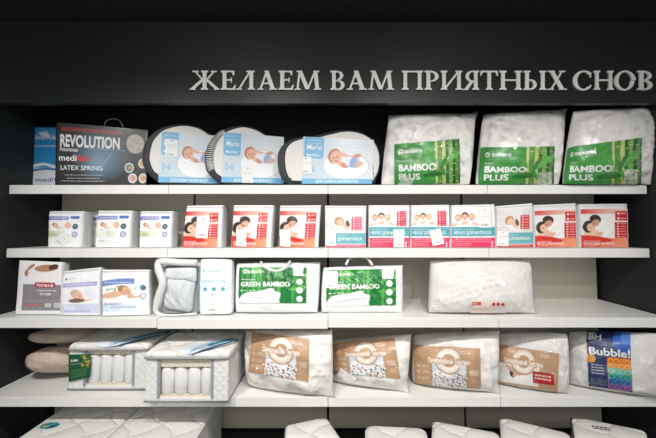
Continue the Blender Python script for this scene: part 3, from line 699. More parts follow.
def art_lilac(W, H):
    a = Art(W, H, (236, 236, 238)); a.ell(W*.1, H*.14, 1, 1, (40, 50, 70)); a.lines(W*.15, H*.13, W*.4, 1, 1, (120, 124, 140), .8, .6)
    a.rect(0, H*.24, W*.95, H*.34, (176, 174, 218)); a.lines(W*.1, H*.275, W*.88, 1, 1, WHITE, 1, .6, 2)
    sleeper(a, W*.42, H*.52, W/26, (202, 180, 148)); a.ell(W*.4, H*.66, W*.22, H*.05, (120, 96, 84)); a.ell(W*.75, H*.52, W*.2, H*.1, (228, 226, 236), 40)
    a.rect(0, H*.74, W, H*.95, (204, 208, 232)); a.text('Nice', W*.08, H*.86, H*.1, WHITE, 1, W*.3); a.text('ЧЕХОЛ ДЛЯ ПОДУШКИ', W*.08, H*.93, H*.04, (120, 124, 180), 1, W*.7)
    return a
def art_blue_basic(W, H):
    a = Art(W, H, (238, 238, 239)); a.curve_band([(0, H*.26), (W*.35, H*.21), (W*.7, H*.2)], H*.13, (112, 136, 198)); a.lines(W*.06, H*.22, W*.64, 1, 1, WHITE, 1, .6, 2); a.lines(W*.76, H*.14, W*.95, 2, H*.05, (160, 164, 176), .5, .6)
    r = random.Random(3)
    for k in range(9): a.ell(W*(.1+.75*r.random()), H*(.32+.1*r.random()), .8, 1.6, (110, 140, 90), r.uniform(0, 90), al=.7)
    sleeper(a, W*.5, H*.42, W/30, (170, 124, 84), (216, 170, 140)); a.ell(W*.22, H*.52, W*.24, H*.07, (220, 176, 146), -8)
    for k, c in ((0, (70, 130, 130)), (1, (228, 230, 236))): a.ell(W*.88, H*(.36+.2*k), W*.065, W*.065, (74, 98, 160)); a.ell(W*.88, H*(.36+.2*k), W*.048, W*.048, c)
    a.rect(0, H*.7, W, H*.92, (206, 224, 240), (236, 238, 240)); a.text('BASIC', W*.05, H*.76, H*.06, (110, 130, 160), .6, W*.36); a.text('ЧЕХОЛ ДЛЯ ПОДУШКИ', W*.17, H*.83, H*.045, (90, 120, 180), 1, W*.56)
    return a
def art_blanket(W, H):
    t = (80, 172, 190); a = Art(W, H, (232, 237, 240)); a.rect(0, 0, 1.5, H, t)
    a.ell(W*.2, H*.12, 1.2, 1.2, t, inner=.5); a.text('askona', W*.3, H*.15, H*.055, (120, 184, 200), .8, W*.34); a.text('ОДЕЯЛО ТЕРЫ', W*.1, H*.36, H*.055, t, .7, W*.76)
    for k in range(3): a.ell(W*(.24+.26*k), H*.49, 2.0, 2.0, t)
    return a
def art_red_small(W, H):
    a = Art(W, H, (236, 214, 208)); a.rect(0, 0, W*.5, H, (240, 222, 216)); a.rect(W*.04, H*.1, W*.3, H*.36, (206, 74, 54)); a.lines(W*.07, H*.2, W*.2, 1, 1, WHITE, .8, .8)
    for k in range(3): a.ell(W*(.65+.13*k), H*.26, 1.6, 1.6, (186, 50, 50))
    a.text('Premium 50', W*.05, H*.66, H*.14, (222, 140, 122), .8, W*.44); a.rect(W*.54, H*.6, W*.96, H*.9, (226, 226, 224)); return a
def art_card_green(W, H):
    a = Art(W, H, (22, 84, 48)); r = random.Random(5)
    for k in range(34): a.ell(W*(.55+.45*r.random()), H*(.55*r.random()), r.uniform(.8, 2), r.uniform(.6, 1.4), r.choice([(150, 140, 60), (96, 120, 50), (180, 160, 90), (40, 90, 40)]), r.uniform(0, 180))
    a.text('SUPER', W*.1, H*.28, H*.08, WHITE, 1.6, W*.34); a.lines(W*.12, H*.36, W*.55, 1, 1, WHITE, .6, .5); a.lines(W*.14, H*.6, W*.8, 4, H*.08, (160, 190, 160), .5, .5, 4)
    return a
def art_ribbon(W, H, txt='ULTRA FLEX'):
    a = Art(W, H, (208, 222, 232)); a.rect(0, 0, W*.3, H, (226, 228, 230), (208, 222, 232))
    a.curve_band([(0, H*.98), (W*.3, H*.84), (W*.7, H*.72), (W, H*.7)], H*.2, (48, 78, 108)); a.curve_band([(W*.1, H*1.0), (W*.5, H*.98), (W, H*.98)], H*.14, (40, 58, 86))
    a.curve_band([(W*.5, H*.42), (W*.75, H*.36), (W, H*.4)], H*.3, (50, 130, 150)); a.curve_band([(0, H*.8), (W*.2, H*.5), (W*.5, H*.2), (W*.8, H*.06)], H*.1, (130, 180, 212))
    a.text(txt, W*.16, H*.62, H*.3, (70, 94, 138), .6, W*.4); return a

# ------------------------------------------------------------------ top shelf: boxes
def carton(name, label, tl, tr, bl, br, yl, yr, z, depth, m, art, quad):
    C = [bx(bl, yl, z+0.001), bx(br, yr, z+0.001), at(*tr, yr), at(*tl, yl)]
    t = thing(name, (np.mean([c[0] for c in C]), (yl+yr)/2, z), label, 'box')
    b = Body(C, t=0.0015, tb=0.001, d=depth, p=40, q=0.4, wr=0.0)
    b.build('carton', m, t, 14, 10)
    stick(art, b, quad, 'printed_front', t, PRINT_GLOSS, 0.0015)
    return t, b
carton('pillow_box', 'blue and white carton partly behind the black box', (30, 127), (72, 127), 28.3, 71, 2.24, 2.24, Z1, 0.12, M_BLUECARD, art_bluebox(44, 58), [(30, 127), (72, 127), (71, 185), (28.3, 185)])
t, b = carton('pillow_box', 'wide black carton with large white and red lettering', (56, 121.5), (149, 129.2), 55, 147, 2.075, 2.24, Z1, 0.13, M_BLACKCARD, art_revolution(92, 62), [(56, 121.5), (149, 129.2), (147.2, 185), (55, 185)])
h = MB(); h.tube(catmull([at(104, 126, 2.2), at(107, 120.5, 2.2), at(114, 118.8, 2.2), at(120, 121, 2.2), at(123, 127, 2.2)], 6, False), 0.0022); h.build('carry_handle', M_STRING, t, True, label='thin clear carrying loop')

# oval baby pillow packs
def oval_pack(label, outline, yl, yr, xl, xr, depth, artquad, tagq, ribs=False):
    X_l, X_r = bx(xl, yl, Z1)[0], bx(xr, yr, Z1)[0]
    def onp(x, y):                                    # front plane, turned a little
        dx, dy, dz = ray(x, y); s = (yr-yl)/(X_r-X_l); k = (yl - s*X_l)/(dy - s*dx)
        return np.array([dx*k, dy*k, EYE+dz*k])
    dirx = np.array([X_r-X_l, yr-yl, 0]); dirx /= np.linalg.norm(dirx); nrm = np.array([dirx[1], -dirx[0], 0]); up = np.array([0, 0, 1.0])
    if nrm[1] > 0: nrm = -nrm
    O = onp(xl, 184); P2 = [((onp(*q)-O) @ dirx, (onp(*q)-O) @ up) for q in outline]
    L = np.array(catmull(P2, 7)); L[:, 1] = np.maximum(L[:, 1], Z1+0.002-O[2])
    tg = np.roll(L, -1, 0)-np.roll(L, 1, 0); tg /= np.linalg.norm(tg, axis=1, keepdims=True)+1e-9
    area2 = np.sum(L[:, 0]*np.roll(L[:, 1], -1)-np.roll(L[:, 0], -1)*L[:, 1])
    inn = np.stack([-tg[:, 1], tg[:, 0]], 1)*(1 if area2 > 0 else -1)
    vr = 0.018 + 0.026*np.clip(inn[:, :1], 0, 1)**1.3            # wider towards the viewer's end
    def ring(ins, dep):
        q = L + inn*(ins*vr/0.042); q[:, 1] = np.maximum(q[:, 1], Z1+0.003-O[2])
        return [O + x*dirx + y*up - nrm*dep for x, y in q]
    r = 0.042
    t = thing('baby_pillow_pack', (O + dirx*0.25)*np.array([1, 1, 0]) + np.array([0, 0, Z1]), label, 'pillow pack', 'oval baby pillow packs on the top shelf')
    n = len(L)
    rings = [ring(r, 0.004), ring(r*.62, 0.008), ring(r*.25, 0.022), ring(0, 0.045), ring(0, depth*.7), ring(r*.4, depth)]
    v = [p for q in rings for p in q]; f = [(k*n+i, k*n+(i+1) % n, (k+1)*n+(i+1) % n, (k+1)*n+i) for k in range(len(rings)-1) for i in range(n)]
    f.append(tuple(range((len(rings)-1)*n, len(rings)*n)))
    o = link_mesh('side_band', v, f, M_MESH, t, label='dark grey mesh side band'); fix_normals(o)
    # pillow face, swelling slightly in the middle
    rr = [ring(r, 0.004), ring(r*1.25, 0.0), ring(r*1.5, -0.001)]
    v = [p for q in rr for p in q]; f = [(k*n+i, k*n+(i+1) % n, (k+1)*n+(i+1) % n, (k+1)*n+i) for k in range(len(rr)-1) for i in range(n)]
    f.append(tuple(range(2*n, 3*n)))
    o = link_mesh('pillow', v, f, M_WHITE, t); fix_normals(o)
    p = MB(); p.tube(ring(r*1.0, 0.002), 0.004, 6, True); p.build('piping', M_PIPE_D, t, True, label='dark piping')
    if ribs:                                          # white gathered edge
        p = MB(); q = ring(r*.8, 0.0); q2 = ring(r*.2, 0.02)
        for i in range(n):
            if project(q2[i])[0] < 223 and project(q2[i])[1] < 172: p.tube([q2[i]+nrm*.006, q[i]+nrm*.006, ring(r*1.25, -.002)[i]], 0.0032, 5)
        p.build('stitching', M_PIPE_W, t, True, label='white gathered stitching')
    F = Flat([onp(*artquad[3]) + nrm*.004, onp(*artquad[2]) + nrm*.004, onp(*artquad[1]) + nrm*.004, onp(*artquad[0]) + nrm*.004])
    W = artquad[1][0]-artquad[0][0]; stick(art_mario(W, artquad[2][1]-artquad[1][1]), F, artquad, 'printed_front', t, PRINT_GLOSS, 0.0)
    price_tag(F, tagq, t, 0.004)
oval_pack('oval baby pillow pack standing beside the black carton, first of three', [(141, 156), (145, 140), (155, 129), (168, 124), (183, 122.5), (199, 125.5), (210, 132), (220, 140), (226, 152), (226, 168), (221, 178), (212, 184), (166, 184), (152, 177), (144, 168)],
          2.075, 2.26, 141, 226, 0.09, [(161, 131.5), (222, 136), (220, 184), (158, 182.5)], [(165.5, 139), (178, 140), (178, 157.5), (165.5, 156.5)])
oval_pack('middle oval baby pillow pack with white gathered edge', [(204.5, 158), (208, 143), (217, 131.5), (229, 126), (242, 124), (256, 127), (267, 133), (278, 139), (287, 146), (292, 158), (290, 172), (283, 183), (274, 184), (232, 184), (216, 179), (207, 170)],
          2.075, 2.26, 204.5, 292, 0.09, [(223, 132), (284, 137), (284, 184), (221, 182.5)], [(242, 167), (253, 167.5), (253, 184), (242, 184)], True)
oval_pack('oval baby pillow pack beside the first green labelled pillow', [(277.5, 162), (279, 149), (287, 140), (300, 135.5), (313, 134.5), (326, 131.5), (339, 128.8), (352, 128.6), (365, 132), (376, 140), (381.5, 152), (382, 166), (378, 178), (369, 184.2), (300, 184.2), (287, 182), (280, 174)],
          2.075, 2.16, 277.5, 380, 0.10, [(303, 136.5), (374, 140), (372, 184), (301.5, 184)], [(300, 157), (311.5, 157), (311.5, 174), (300, 174)])

# ------------------------------------------------------------------ pillows in clear bags
def pillow_pack(name, label, cat, z, bl, br, tr, tl, yb, yt, t=0.09, tb=0.07, m=M_QUILT, film=True, group=None, ears=(0.05, 0.05, 0.08, 0.08), seed=1, yaw=0.0, lift=0.004, fwr=0.008, ffine=0.014, calm=None, **kw):
    """bl, br: pixel columns of the bottom corners; tl, tr: pixels of the top corners; yb, yt: distance at bottom and top; yaw: right side farther by this"""
    if hasattr(bl, '__len__'):
        C0, C1 = on_z(bl[0], bl[1], z+lift), on_z(br[0], br[1], z+lift); yb = (C0[1]+C1[1])/2; yt = yb+0.06; yaw = C1[1]-C0[1]
    else: C0, C1 = bx(bl, yb-yaw/2, z+lift), bx(br, yb+yaw/2, z+lift)
    C = [C0, C1, at(*tr, yt+yaw/2), at(*tl, yt-yaw/2)]
    th = thing(name, (np.mean([c[0] for c in C]), yb, z), label, cat, group)
    b = Body(C, t=t, tb=tb, seed=seed, floor=z, ears=tuple(.7*e for e in ears), **kw)
    if calm:
        q0, q1 = b.find(calm[0], calm[3]), b.find(calm[2], calm[1]); b.calm = (q0[0], q0[1], q1[0], q1[1])
    b.build('pillow', m, th)
    if film:
        k2 = dict(kw); k2['wr'] = fwr; k2['grow'] = 1.0; k2['freq'] = 1.6; k2['fine'] = ffine; k2['fk'] = (80, 200); k2['cx'] = kw.get('cx', 0)*.8; k2['cy'] = kw.get('cy', 0)*.8
        C2 = list(C); mid = sum(C)/4; C2 = [mid+(c-mid)*1.012 for c in C]
        for i in (0, 1): C2[i][2] = max(C2[i][2], z+0.002)
        Body(C2, t=t+0.013, tb=tb+0.008, seed=seed+50, ears=ears, floor=z-0.0005, **k2).build('plastic_bag', FILM, th, 110, 84)
    return th, b
kw = dict(p=2.6, q=0.55, cx=-0.012, cy=0.0, rnd=.03, wr=0.010, freq=1.5, fine=.009)
g = 'green labelled pillows on the top shelf'
th, b = pillow_pack('pillow_pack', 'white pillow with green label, standing beside the oval baby pillow packs', 'pillow pack', Z1, 381, 470, (475, 114), (389, 115), 2.09, 2.15, calm=(394, 140, 460, 184),  group=g, seed=11, ears=(.03, .02, .14, .06), **kw)
stick(art_bamboo(64, 41), b, [(394.5, 144.5), (459, 139), (459.5, 183), (394.5, 184)], 'label_card', th, PRINT_GLOSS, 0.006, 'green label card')
price_tag(b, [(404, 174), (415, 178), (409, 187), (398, 184)], th)
th, b = pillow_pack('pillow_pack', 'white pillow with green label, middle one of the green labelled three', 'pillow pack', Z1, 475, 559, (565, 110), (483, 114), 2.085, 2.14, calm=(480, 146, 554, 184),  group=g, seed=12, ears=(.02, .02, .14, .03), **kw)
stick(art_bamboo(74, 36), b, [(481, 148), (554, 146.5), (553, 183.5), (478, 184)], 'label_card', th, PRINT_GLOSS, 0.006, 'green label card')
price_tag(b, [(538, 172.5), (551, 172), (551, 184), (537, 184)], th)
th, b = pillow_pack('pillow_pack', 'white pillow with green label at the shelf end, overhanging the edge', 'pillow pack', Z1, 562, 650, (654, 107), (573, 111), 2.05, 2.06, calm=(562, 140, 641, 184),  group=g, seed=13, ears=(.02, .08, .05, .03), **kw)
stick(art_bamboo(78, 42), b, [(562, 148), (641, 138), (640, 186), (562, 183.5)], 'label_card', th, PRINT_GLOSS, 0.006, 'green label card')
price_tag(b, [(624, 169.5), (637, 169), (636, 187), (622, 187)], th)

# ------------------------------------------------------------------ second shelf: flat zip packs
def zip_pack(label, z, tl, tr, bl, br, y, art, depth=0.11, lean=0.02, top=0.1, tag=None, group=None, m=M_WHITE_BAG, seed=0, yaw=0.0, right=1.0, zipper=True, cat='bedding pack', name='mattress_cover_pack', puff=0.006):
    C = [bx(bl, y-yaw/2, z+0.002), bx(br, y+yaw/2, z+0.002), at(*tr, y+lean+yaw/2), at(*tl, y+lean-yaw/2)]
    t = thing(name, (np.mean([c[0] for c in C]), y, z), label, cat, group)
    b = Body(C, t=0.008, tb=0.006, d=depth, floor=z, p=14, q=0.45, wr=0.002, seed=seed, puff=puff, freq=1.0, fine=.0022, fk=(60, 130))
    b.build('bag', m, t, 30, 30)
    H = (bl, 0)
    yb = project(C[0])[1]; yb2 = project(C[1])[1]
    k = lambda p, q, s: (p[0]+(q[0]-p[0])*s, p[1]+(q[1]-p[1])*s)
    q0, q1 = k(tl, (bl, yb), top), k(tr, (br, yb2), top)
    e = 0.6; ri = lambda a, c: k(a, c, right)
    quad = [(q0[0]+e, q0[1]), ri((q0[0]+e, q0[1]), (q1[0]-e, q1[1])), ri((bl+e, yb-e), (br-e, yb2-e)), (bl+e, yb-e)]
    stick(art(math.dist(quad[0], quad[1]), math.dist(quad[0], quad[3])), b, quad, 'insert_card', t, PRINT_GLOSS, 0.0022)
    if zipper:
        p = MB(); pts = [b.S(u, 0.955)+b.n*.002 for u in np.linspace(0.02, 0.98, 14)]; p.tube(pts, 0.0028, 6); p.build('zipper', M_PIPE_W, t, True)
    if tag: price_tag(b, tag, t)
    return t, b
g = 'small white mattress cover packs'
zip_pack('small white pack with sleeper picture at the rack end, tilted price tag', Z2, (48.8, 211), (83, 211), 47.5, 81.5, 2.12, lambda W, H: art_basic(W, H), 0.085, group=g, tag=[(66, 231.5), (73, 238), (62, 246), (55, 241)], right=.97)
zip_pack('small white pack behind the gap after the tilted tag pack', Z2, (81.6, 212), (110, 212), 80, 108, 2.27, lambda W, H: art_basic(W, H), 0.08, group=g)
zip_pack('small white pack with upright price tag over its picture', Z2, (97.5, 210.5), (132, 210.5), 95, 129.5, 2.12, lambda W, H: art_basic(W, H), 0.085, group=g, tag=[(97.5, 229.5), (107, 228), (107.5, 242), (98, 243)], right=.97, seed=2)
zip_pack('small white pack half hidden between the two tagless neighbours', Z2, (123.5, 212), (152, 212), 122, 150, 2.27, lambda W, H: art_basic(W, H), 0.08, group=g, seed=3)
zip_pack('small white pack without price tag, last of the small ones', Z2, (140, 211), (172.6, 211), 139, 171, 2.12, lambda W, H: art_basic(W, H), 0.085, group=g, right=.97, seed=4)
g = 'red and orange labelled mattress cover packs'
zip_pack('orange labelled couple pack with price tag hung at its middle, next to small white packs', Z2, (186.5, 205.5), (222.5, 205), 181.5, 221, 2.115, art_orange, 0.12, tag=[(197.5, 217), (210, 217.5), (208, 238), (196, 238)], group=g, right=.92, top=.14, seed=5)
zip_pack('orange labelled couple pack above the first green bamboo bag, tag at lower corner', Z2, (233.5, 205), (273.5, 205), 231, 270.5, 2.115, art_orange, 0.12, tag=[(236.5, 229.5), (246.5, 229.5), (246.5, 246.5), (236.5, 245.5)], group=g, right=.9, top=.14, seed=6)
zip_pack('orange labelled couple pack beside the grey and teal pack', Z2, (280, 205.5), (321, 205), 278.5, 318, 2.115, art_orange, 0.12, tag=[(280.5, 229.5), (290.5, 229.5), (290.5, 246.5), (280.5, 246)], group=g, right=.93, top=.13, seed=7)
g = 'teal labelled mattress cover packs'
zip_pack('pale grey and teal pack beside the rack seam, sleeping woman picture', Z2, (325, 205.5), (366.5, 205.5), 325, 366, 2.11, art_teal_low, 0.1, tag=[(326, 227.5), (336, 227.5), (336, 245.5), (326, 245.5)], group=g, top=.12, seed=8)
zip_pack('teal and pink family pack with straight price tag', Z2, (369, 205), (410, 205), 369, 409.5, 2.11, art_teal, 0.1, tag=[(393.3, 229.5), (404, 229.5), (404, 247), (393.3, 247)], group=g, top=.05, seed=9)
zip_pack('teal and pink family pack with slanted price tag', Z2, (411.5, 205), (449.6, 204.6), 411, 450, 2.11, art_teal, 0.1, tag=[(428.8, 230.6), (440, 228.2), (444, 243.6), (432.6, 246)], group=g, top=.05, seed=10)
zip_pack('teal and pink family pack with price tag in upper corner', Z2, (452, 205), (495, 204), 451, 496, 2.11, art_teal, 0.1, tag=[(478.5, 208.6), (490.5, 208.2), (491, 227.5), (479, 227.8)], group=g, top=.05, seed=11)
zip_pack('grey and teal pack with sleeping woman, between family pack and orange packs', Z2, (497, 206), (533, 203), 496.5, 534, 2.11, lambda W, H: art_teal_low(W, H, (206, 66, 66)), 0.1, tag=[(497.5, 231), (508, 231.5), (508, 246), (497, 245.6)], group=g, top=.1, seed=12)
g = 'red and orange labelled mattress cover packs'
zip_pack('orange labelled couple pack without tag, second from the shelf end', Z2, (534.5, 205), (576.5, 203), 535, 577.5, 2.11, art_orange, 0.1, group=g, top=.14, seed=13, yaw=-.01)
zip_pack('orange labelled couple pack standing last at the shelf end', Z2, (580.5, 204), (628, 203.5), 581, 629.5, 2.11, art_orange, 0.1, group=g, top=.12, seed=14)

# ------------------------------------------------------------------ third shelf
zip_pack('tall white pack with grey printed panel and dark red badge', Z3, (18.6, 260), (62, 262), 15, 60.5, 2.02, art_grey_lace, 0.06, 0.06, top=.0, zipper=False, name='bedding_pack', seed=21)
zip_pack('white pack with lilac print and sleeping woman leaning on its neighbour', Z3, (63, 271), (100, 267), 61, 98.5, 2.0, art_lilac, 0.045, 0.06, top=.07, name='bedding_pack', seed=22)
zip_pack('white pack with blue band, sleeper picture and two round badges', Z3, (101.5, 269.5), (149, 269.5), 102, 149.5, 2.0, art_blue_basic, 0.05, 0.05, top=.07, name='bedding_pack', seed=23, yaw=.03)
# blanket bag with clear window
yq = 2.02
C = [bx(154, yq, Z3+.003), bx(229, yq, Z3+.003), at(229, 259, yq+.04), at(158, 258.5, yq+.04)]
th = thing('blanket_bag', (np.mean([c[0] for c in C]), yq, Z3), 'white blanket bag with clear window, folded quilt and teal lettering', 'bedding pack')
bb = Body([c + np.array([0, .05, 0]) for c in C], t=0.02, tb=0.03, d=0.08, floor=Z3, p=8, q=.5, wr=.003, seed=31)
bb.build('bag', M_WHITE_BAG, th, 36, 30)
Cw = [at(163, 313, yq+.028), at(197.5, 313, yq+.028), at(197.5, 266, yq+.045), at(164.5, 266, yq+.045)]
o = link_mesh('window_lining', [c for c in Cw], [(0, 1, 2, 3)], M_INSIDE, th, False, label='grey lining seen through the window')
Body([at(163, 308, yq+.02), at(193, 313, yq+.02), at(197, 274, yq+.03), at(165, 276, yq+.03)], t=.035, tb=.004, p=2.5, q=.6, wr=.010, seed=32, cx=.03, rnd=.1, fine=.010, freq=1.6).build('folded_quilt', mat('grey_white_quilt', (206, 211, 213), 0.8, 0.4, 30), th, 40, 40)
Body([at(164, 279, yq+.02), at(197, 283, yq+.02), at(197, 267, yq+.03), at(166, 268, yq+.03)], t=.03, tb=.004, p=3, q=.6, wr=.008, seed=36, fine=.006, rnd=.08).build('quilt_fold', mat('grey_white_quilt', (206, 211, 213)), th, 30, 20)
p = MB(); p.tube(catmull([at(197, 313.5, yq-.005), at(175, 315, yq-.01), at(157, 313, yq-.005), at(158.5, 298, yq), at(163, 283, yq), at(158.5, 268, yq+.01), at(161, 261.5, yq+.02), at(180, 262.5, yq+.02), at(197, 263, yq+.02)], 6, False), [0.006]*8 + [0.006+.002*min(9, k) for k in range(22)] + [.022]*19)
p.build('piping', M_PIPE_W, th, True)
Cr = [at(198, 316, yq-.0), at(231.5, 315, yq-.0), at(232, 259, yq+.04), at(199, 258, yq+.04)]
lp = Body(Cr, t=.02, tb=.01, d=.04, floor=Z3, p=4, q=.55, wr=.005, seed=33, rnd=.06, fine=.005, puff=.008); lp.build('label_panel', M_WHITE_BAG, th, 30, 30)
stick(art_blanket(34, 50), lp, [(197.5, 265), (231, 265), (230.5, 314), (197, 314.5)], 'printed_front', th, PRINT_GLOSS)
price_tag(lp, [(206, 292.5), (219, 292.5), (219, 312.5), (206, 312.5)], th)
b_ = Body([c + np.array([0, -.012, 0]) for c in Cw], t=.022, tb=.002, p=3, q=.6, wr=.004, seed=34); b_.build('clear_window', FILM_SOFT, th, 24, 24)

def bamboo_bag(label, bl, br, tr, tl, quad, handle, tagq, seed, yb=1.99):
    C = [bx(bl, yb+.06, Z3+.004), bx(br, yb+.06, Z3+.004), at(*tr, yb+.11), at(*tl, yb+.11)]
    t = thing('bedding_bag', (np.mean([c[0] for c in C]), yb+.06, Z3), label, 'bedding pack', 'green bamboo bedding bags')
    b = Body(C, t=.05, tb=.03, d=.06, floor=Z3, p=3.6, q=.55, wr=.005, seed=seed, cx=-.012, cy=-.012, puff=.012, rnd=.05, ears=(.02, .04, .06, .03), fine=.005)
    b.tz = 0.03
    b.build('bag', M_WHITE_BAG, t, 44, 36)
    stick(art_green(quad[1][0]-quad[0][0], quad[2][1]-quad[1][1]), b, quad, 'label_card', t, PRINT_GLOSS, .0035, 'green printed label')
    h = MB(); h.tube(catmull(handle(yb), 8, False), .0085, 8); h.build('carry_handle', M_PIPE_W, t, True)
    for q in tagq: price_tag(b, q, t)
    return t
bamboo_bag('green and white bamboo bag with hanging handle, beside the blanket bag', 234, 317.5, (320, 262), (235, 262.5), [(238.5, 267.5), (306.5, 267.5), (306, 303), (238, 303)],
           lambda y: [at(261, 262, y+.1), at(264, 266.5, y+.0), at(275, 271, y-.012), at(285, 268, y-.005), at(290, 261.5, y+.1)], [[(293, 266.5), (303.5, 266), (303, 276), (293, 276)]], 41)
bamboo_bag('green and white bamboo bag with raised handle, beside the plain white pillow', 321, 403.5, (403.5, 265), (323, 267), [(326.5, 270.5), (396, 269), (396.5, 305), (326.5, 306)],
           lambda y: [at(346, 265, y+.1), at(349, 259, y+.1), at(356, 256, y+.1), at(366, 257.5, y+.1), at(372.5, 265, y+.1)], [[(326.5, 271.5), (338, 271.5), (338, 287.5), (326.5, 288)], [(382, 268.5), (395, 268.5), (393, 279), (382, 279)]], 42)
th, b = pillow_pack('pillow_pack', 'plain white pillow in clear film with small pale red label', 'pillow pack', Z3, 428, 533, (530, 259), (430, 260), 2.06, 2.14, t=.1, tb=.08, m=M_WHITE, seed=51, calm=(470, 300, 506, 313), p=2.8, q=.5, cx=-.005, cy=.0, rnd=.03, wr=.007, freq=1.3, ears=(.02, .14, .05, .04), vb=.8, fwr=.007, fine=.007, ffine=.010)
stick(art_red_small(34, 12), b, [(470.5, 301), (505.5, 301), (505, 313), (470, 312.5)], 'label_card', th, PRINT_GLOSS, .005, 'pale red label')
a_ = Art(11, 14, (228, 227, 224)); a_.lines(1, 2, 9, 4, 3, (120, 120, 120), .5, .6); stick(a_, b, [(432, 297), (443, 298), (442, 310), (431, 309)], 'care_label', th, PRINT, .005)

# ------------------------------------------------------------------ fourth shelf
def beige(label, C, seed, t):
    th = thing('pillow', (np.mean([c[0] for c in C]), np.mean([c[1] for c in C]), Z4), label, 'pillow', 'beige pillows')
    Body(C, t=t, tb=.06, seed=seed, p=2.0, q=.62, rnd=.3, cx=-.08, ears=(.0, 0, .0, .0), wr=.011, freq=.9, fine=.008, floor=Z4).build('pillow', M_BEIGE, th)
    Body(C, t=t+.01, tb=.065, seed=seed+7, p=2.0, q=.62, rnd=.3, cx=-.08, grow=1.02, ears=(.25, 0, 0, .1), wr=.012, freq=1.3, fine=.009, floor=Z4-.0005).build('plastic_bag', FILM, th, 100, 60)
beige('lower beige pillow lying at the wall under another beige pillow', [at(27, 373, 2.13), bx(92, 2.28, Z4+.003), at(94, 341, 2.31), at(29, 349, 2.15)], 61, .12)
beige('upper beige pillow resting on the lower beige pillow', [at(29, 343, 2.15), at(94, 341.5, 2.29), at(96, 325, 2.31), at(33, 330, 2.16)], 62, .11)

def cutaway(label, xl, xr, xw0, xw1, yf, yb, ztop, side_r, ribbon, card=None, seed=0):
    X0, X1 = bx(xl, yf, Z4)[0], bx(xr, yf, Z4)[0]; W0, W1 = bx(xw0, yf, Z4)[0], bx(xw1, yf, Z4)[0]
    t = thing('mattress_sample', ((X0+X1)/2, (yf+yb)/2, Z4), label, 'mattress sample', 'cutaway mattress samples')
    fh = .03 if card else .055
    zt = ztop-0.035; zb = Z4+0.002; win0 = zb+0.028
    b = MB(); b.box(X0, W0, yf, yb, zb, zt); b.box(W1, X1, yf, yb, zb, zt); b.box(W0, W1, yf, yb, zb, win0); b.box(W0, W1, yf+.13, yb, win0, zt)
    b.build('quilted_border', M_TICK, t, bevel=.006)
    n = 4; w = (W1-W0)/n
    for k in range(n):
        c = MB(); cx = W0+(k+.5)*w; top = zt-fh-.004
        prof = [(w*.4, win0+.004), (w*.49, win0+.018), (w*.5, (win0+top)/2), (w*.49, top-.016), (w*.36, top-.002), (w*.1, top+.002)]
        c.tube([(cx, yf+.005+w*.5, z) for r, z in prof], [r for r, z in prof], 16); c.build('pocket_spring', M_COIL, t, True)
    c = MB(); c.box(W0+.001, W1-.001, yf+.008, yf+.13, zt-fh, zt-.002); c.build('foam_layer', M_FOAM, t, bevel=.004)
    c = MB(); c.box(W0+.001, W1-.001, yf+.006, yf+.13, win0, win0+.006); c.build('foam_base', M_FOAM, t)
    for x in (W0, W1):
        c = MB(); c.box(x-.008, x+.008, yf-.003, yf+.004, win0-.004, zt); c.build('window_binding', M_FRAME, t, bevel=.002)
    c = MB(); c.box(W0+.008, W1-.008, yf+.001, yf+.002, win0, zt-.002); c.build('clear_window', FILM_SOFT, t)
    c = MB(); c.tube([(X0, yb, zb+.006), (X0, yf-.001, zb+.006), (X1, yf-.001, zb+.006), (X1, yb, zb+.006)], .006, 6); c.build('bottom_piping', M_PIPE_G, t, True)
    # pillow top with rounded edges
    lo = 0.012
    tp = Body([(X0-lo, yf-lo, zt), (X1+lo, yf-lo, zt), (X1+lo, yb, zt), (X0-lo, yb, zt)], t=.036, tb=0.0, d=.0, p=18, q=.32, wr=.003, seed=seed, puff=.006, rnd=.035)
    tp.build('pillow_top', M_TOP, t, 40, 30)
    kk = [(k/24, 0) for k in range(24)] + [(1, k/24) for k in range(24)] + [(1-k/24, 1) for k in range(24)] + [(0, 1-k/24) for k in range(24)]
    pr = MB(); pr.tube([tp.outline(np.array(u), np.array(v))+np.array([0, 0, .002]) for u, v in kk], .0055, 6, True); pr.build('piping', M_PIPE_G, t, True)
    stick(art_ribbon(72, 11), tp, ribbon, 'printed_ribbon', t, PRINT, .003, 'blue and white printed ribbon')
    if card:
        F = Flat([at(card[3][0], card[3][1], yf-.012), at(card[2][0], card[2][1], yf-.012), at(card[1][0], card[1][1], yf-.012), at(card[0][0], card[0][1], yf-.012)])
        stick(art_card_green(23, 28), F, card, 'label_card', t, PRINT_GLOSS, .0, 'dark green card')
    return t
cutaway('cutaway mattress sample with dark green card, coils behind its window', 68, 147, 84, 133, 2.03, 2.44, EYE-.70, 0, [(92, 345), (164, 329.5), (181, 332), (110, 349)], [(68.5, 354.5), (91, 354), (90.5, 377), (68.5, 382)], 71)
cutaway('cutaway mattress sample without card, overhanging the shelf edge beside the cotton pack', 144.5, 228, 158, 212, 1.89, 2.26, EYE-.695, 1, [(174, 351), (229, 337.5), (243.5, 341), (193, 355)], None, 72)

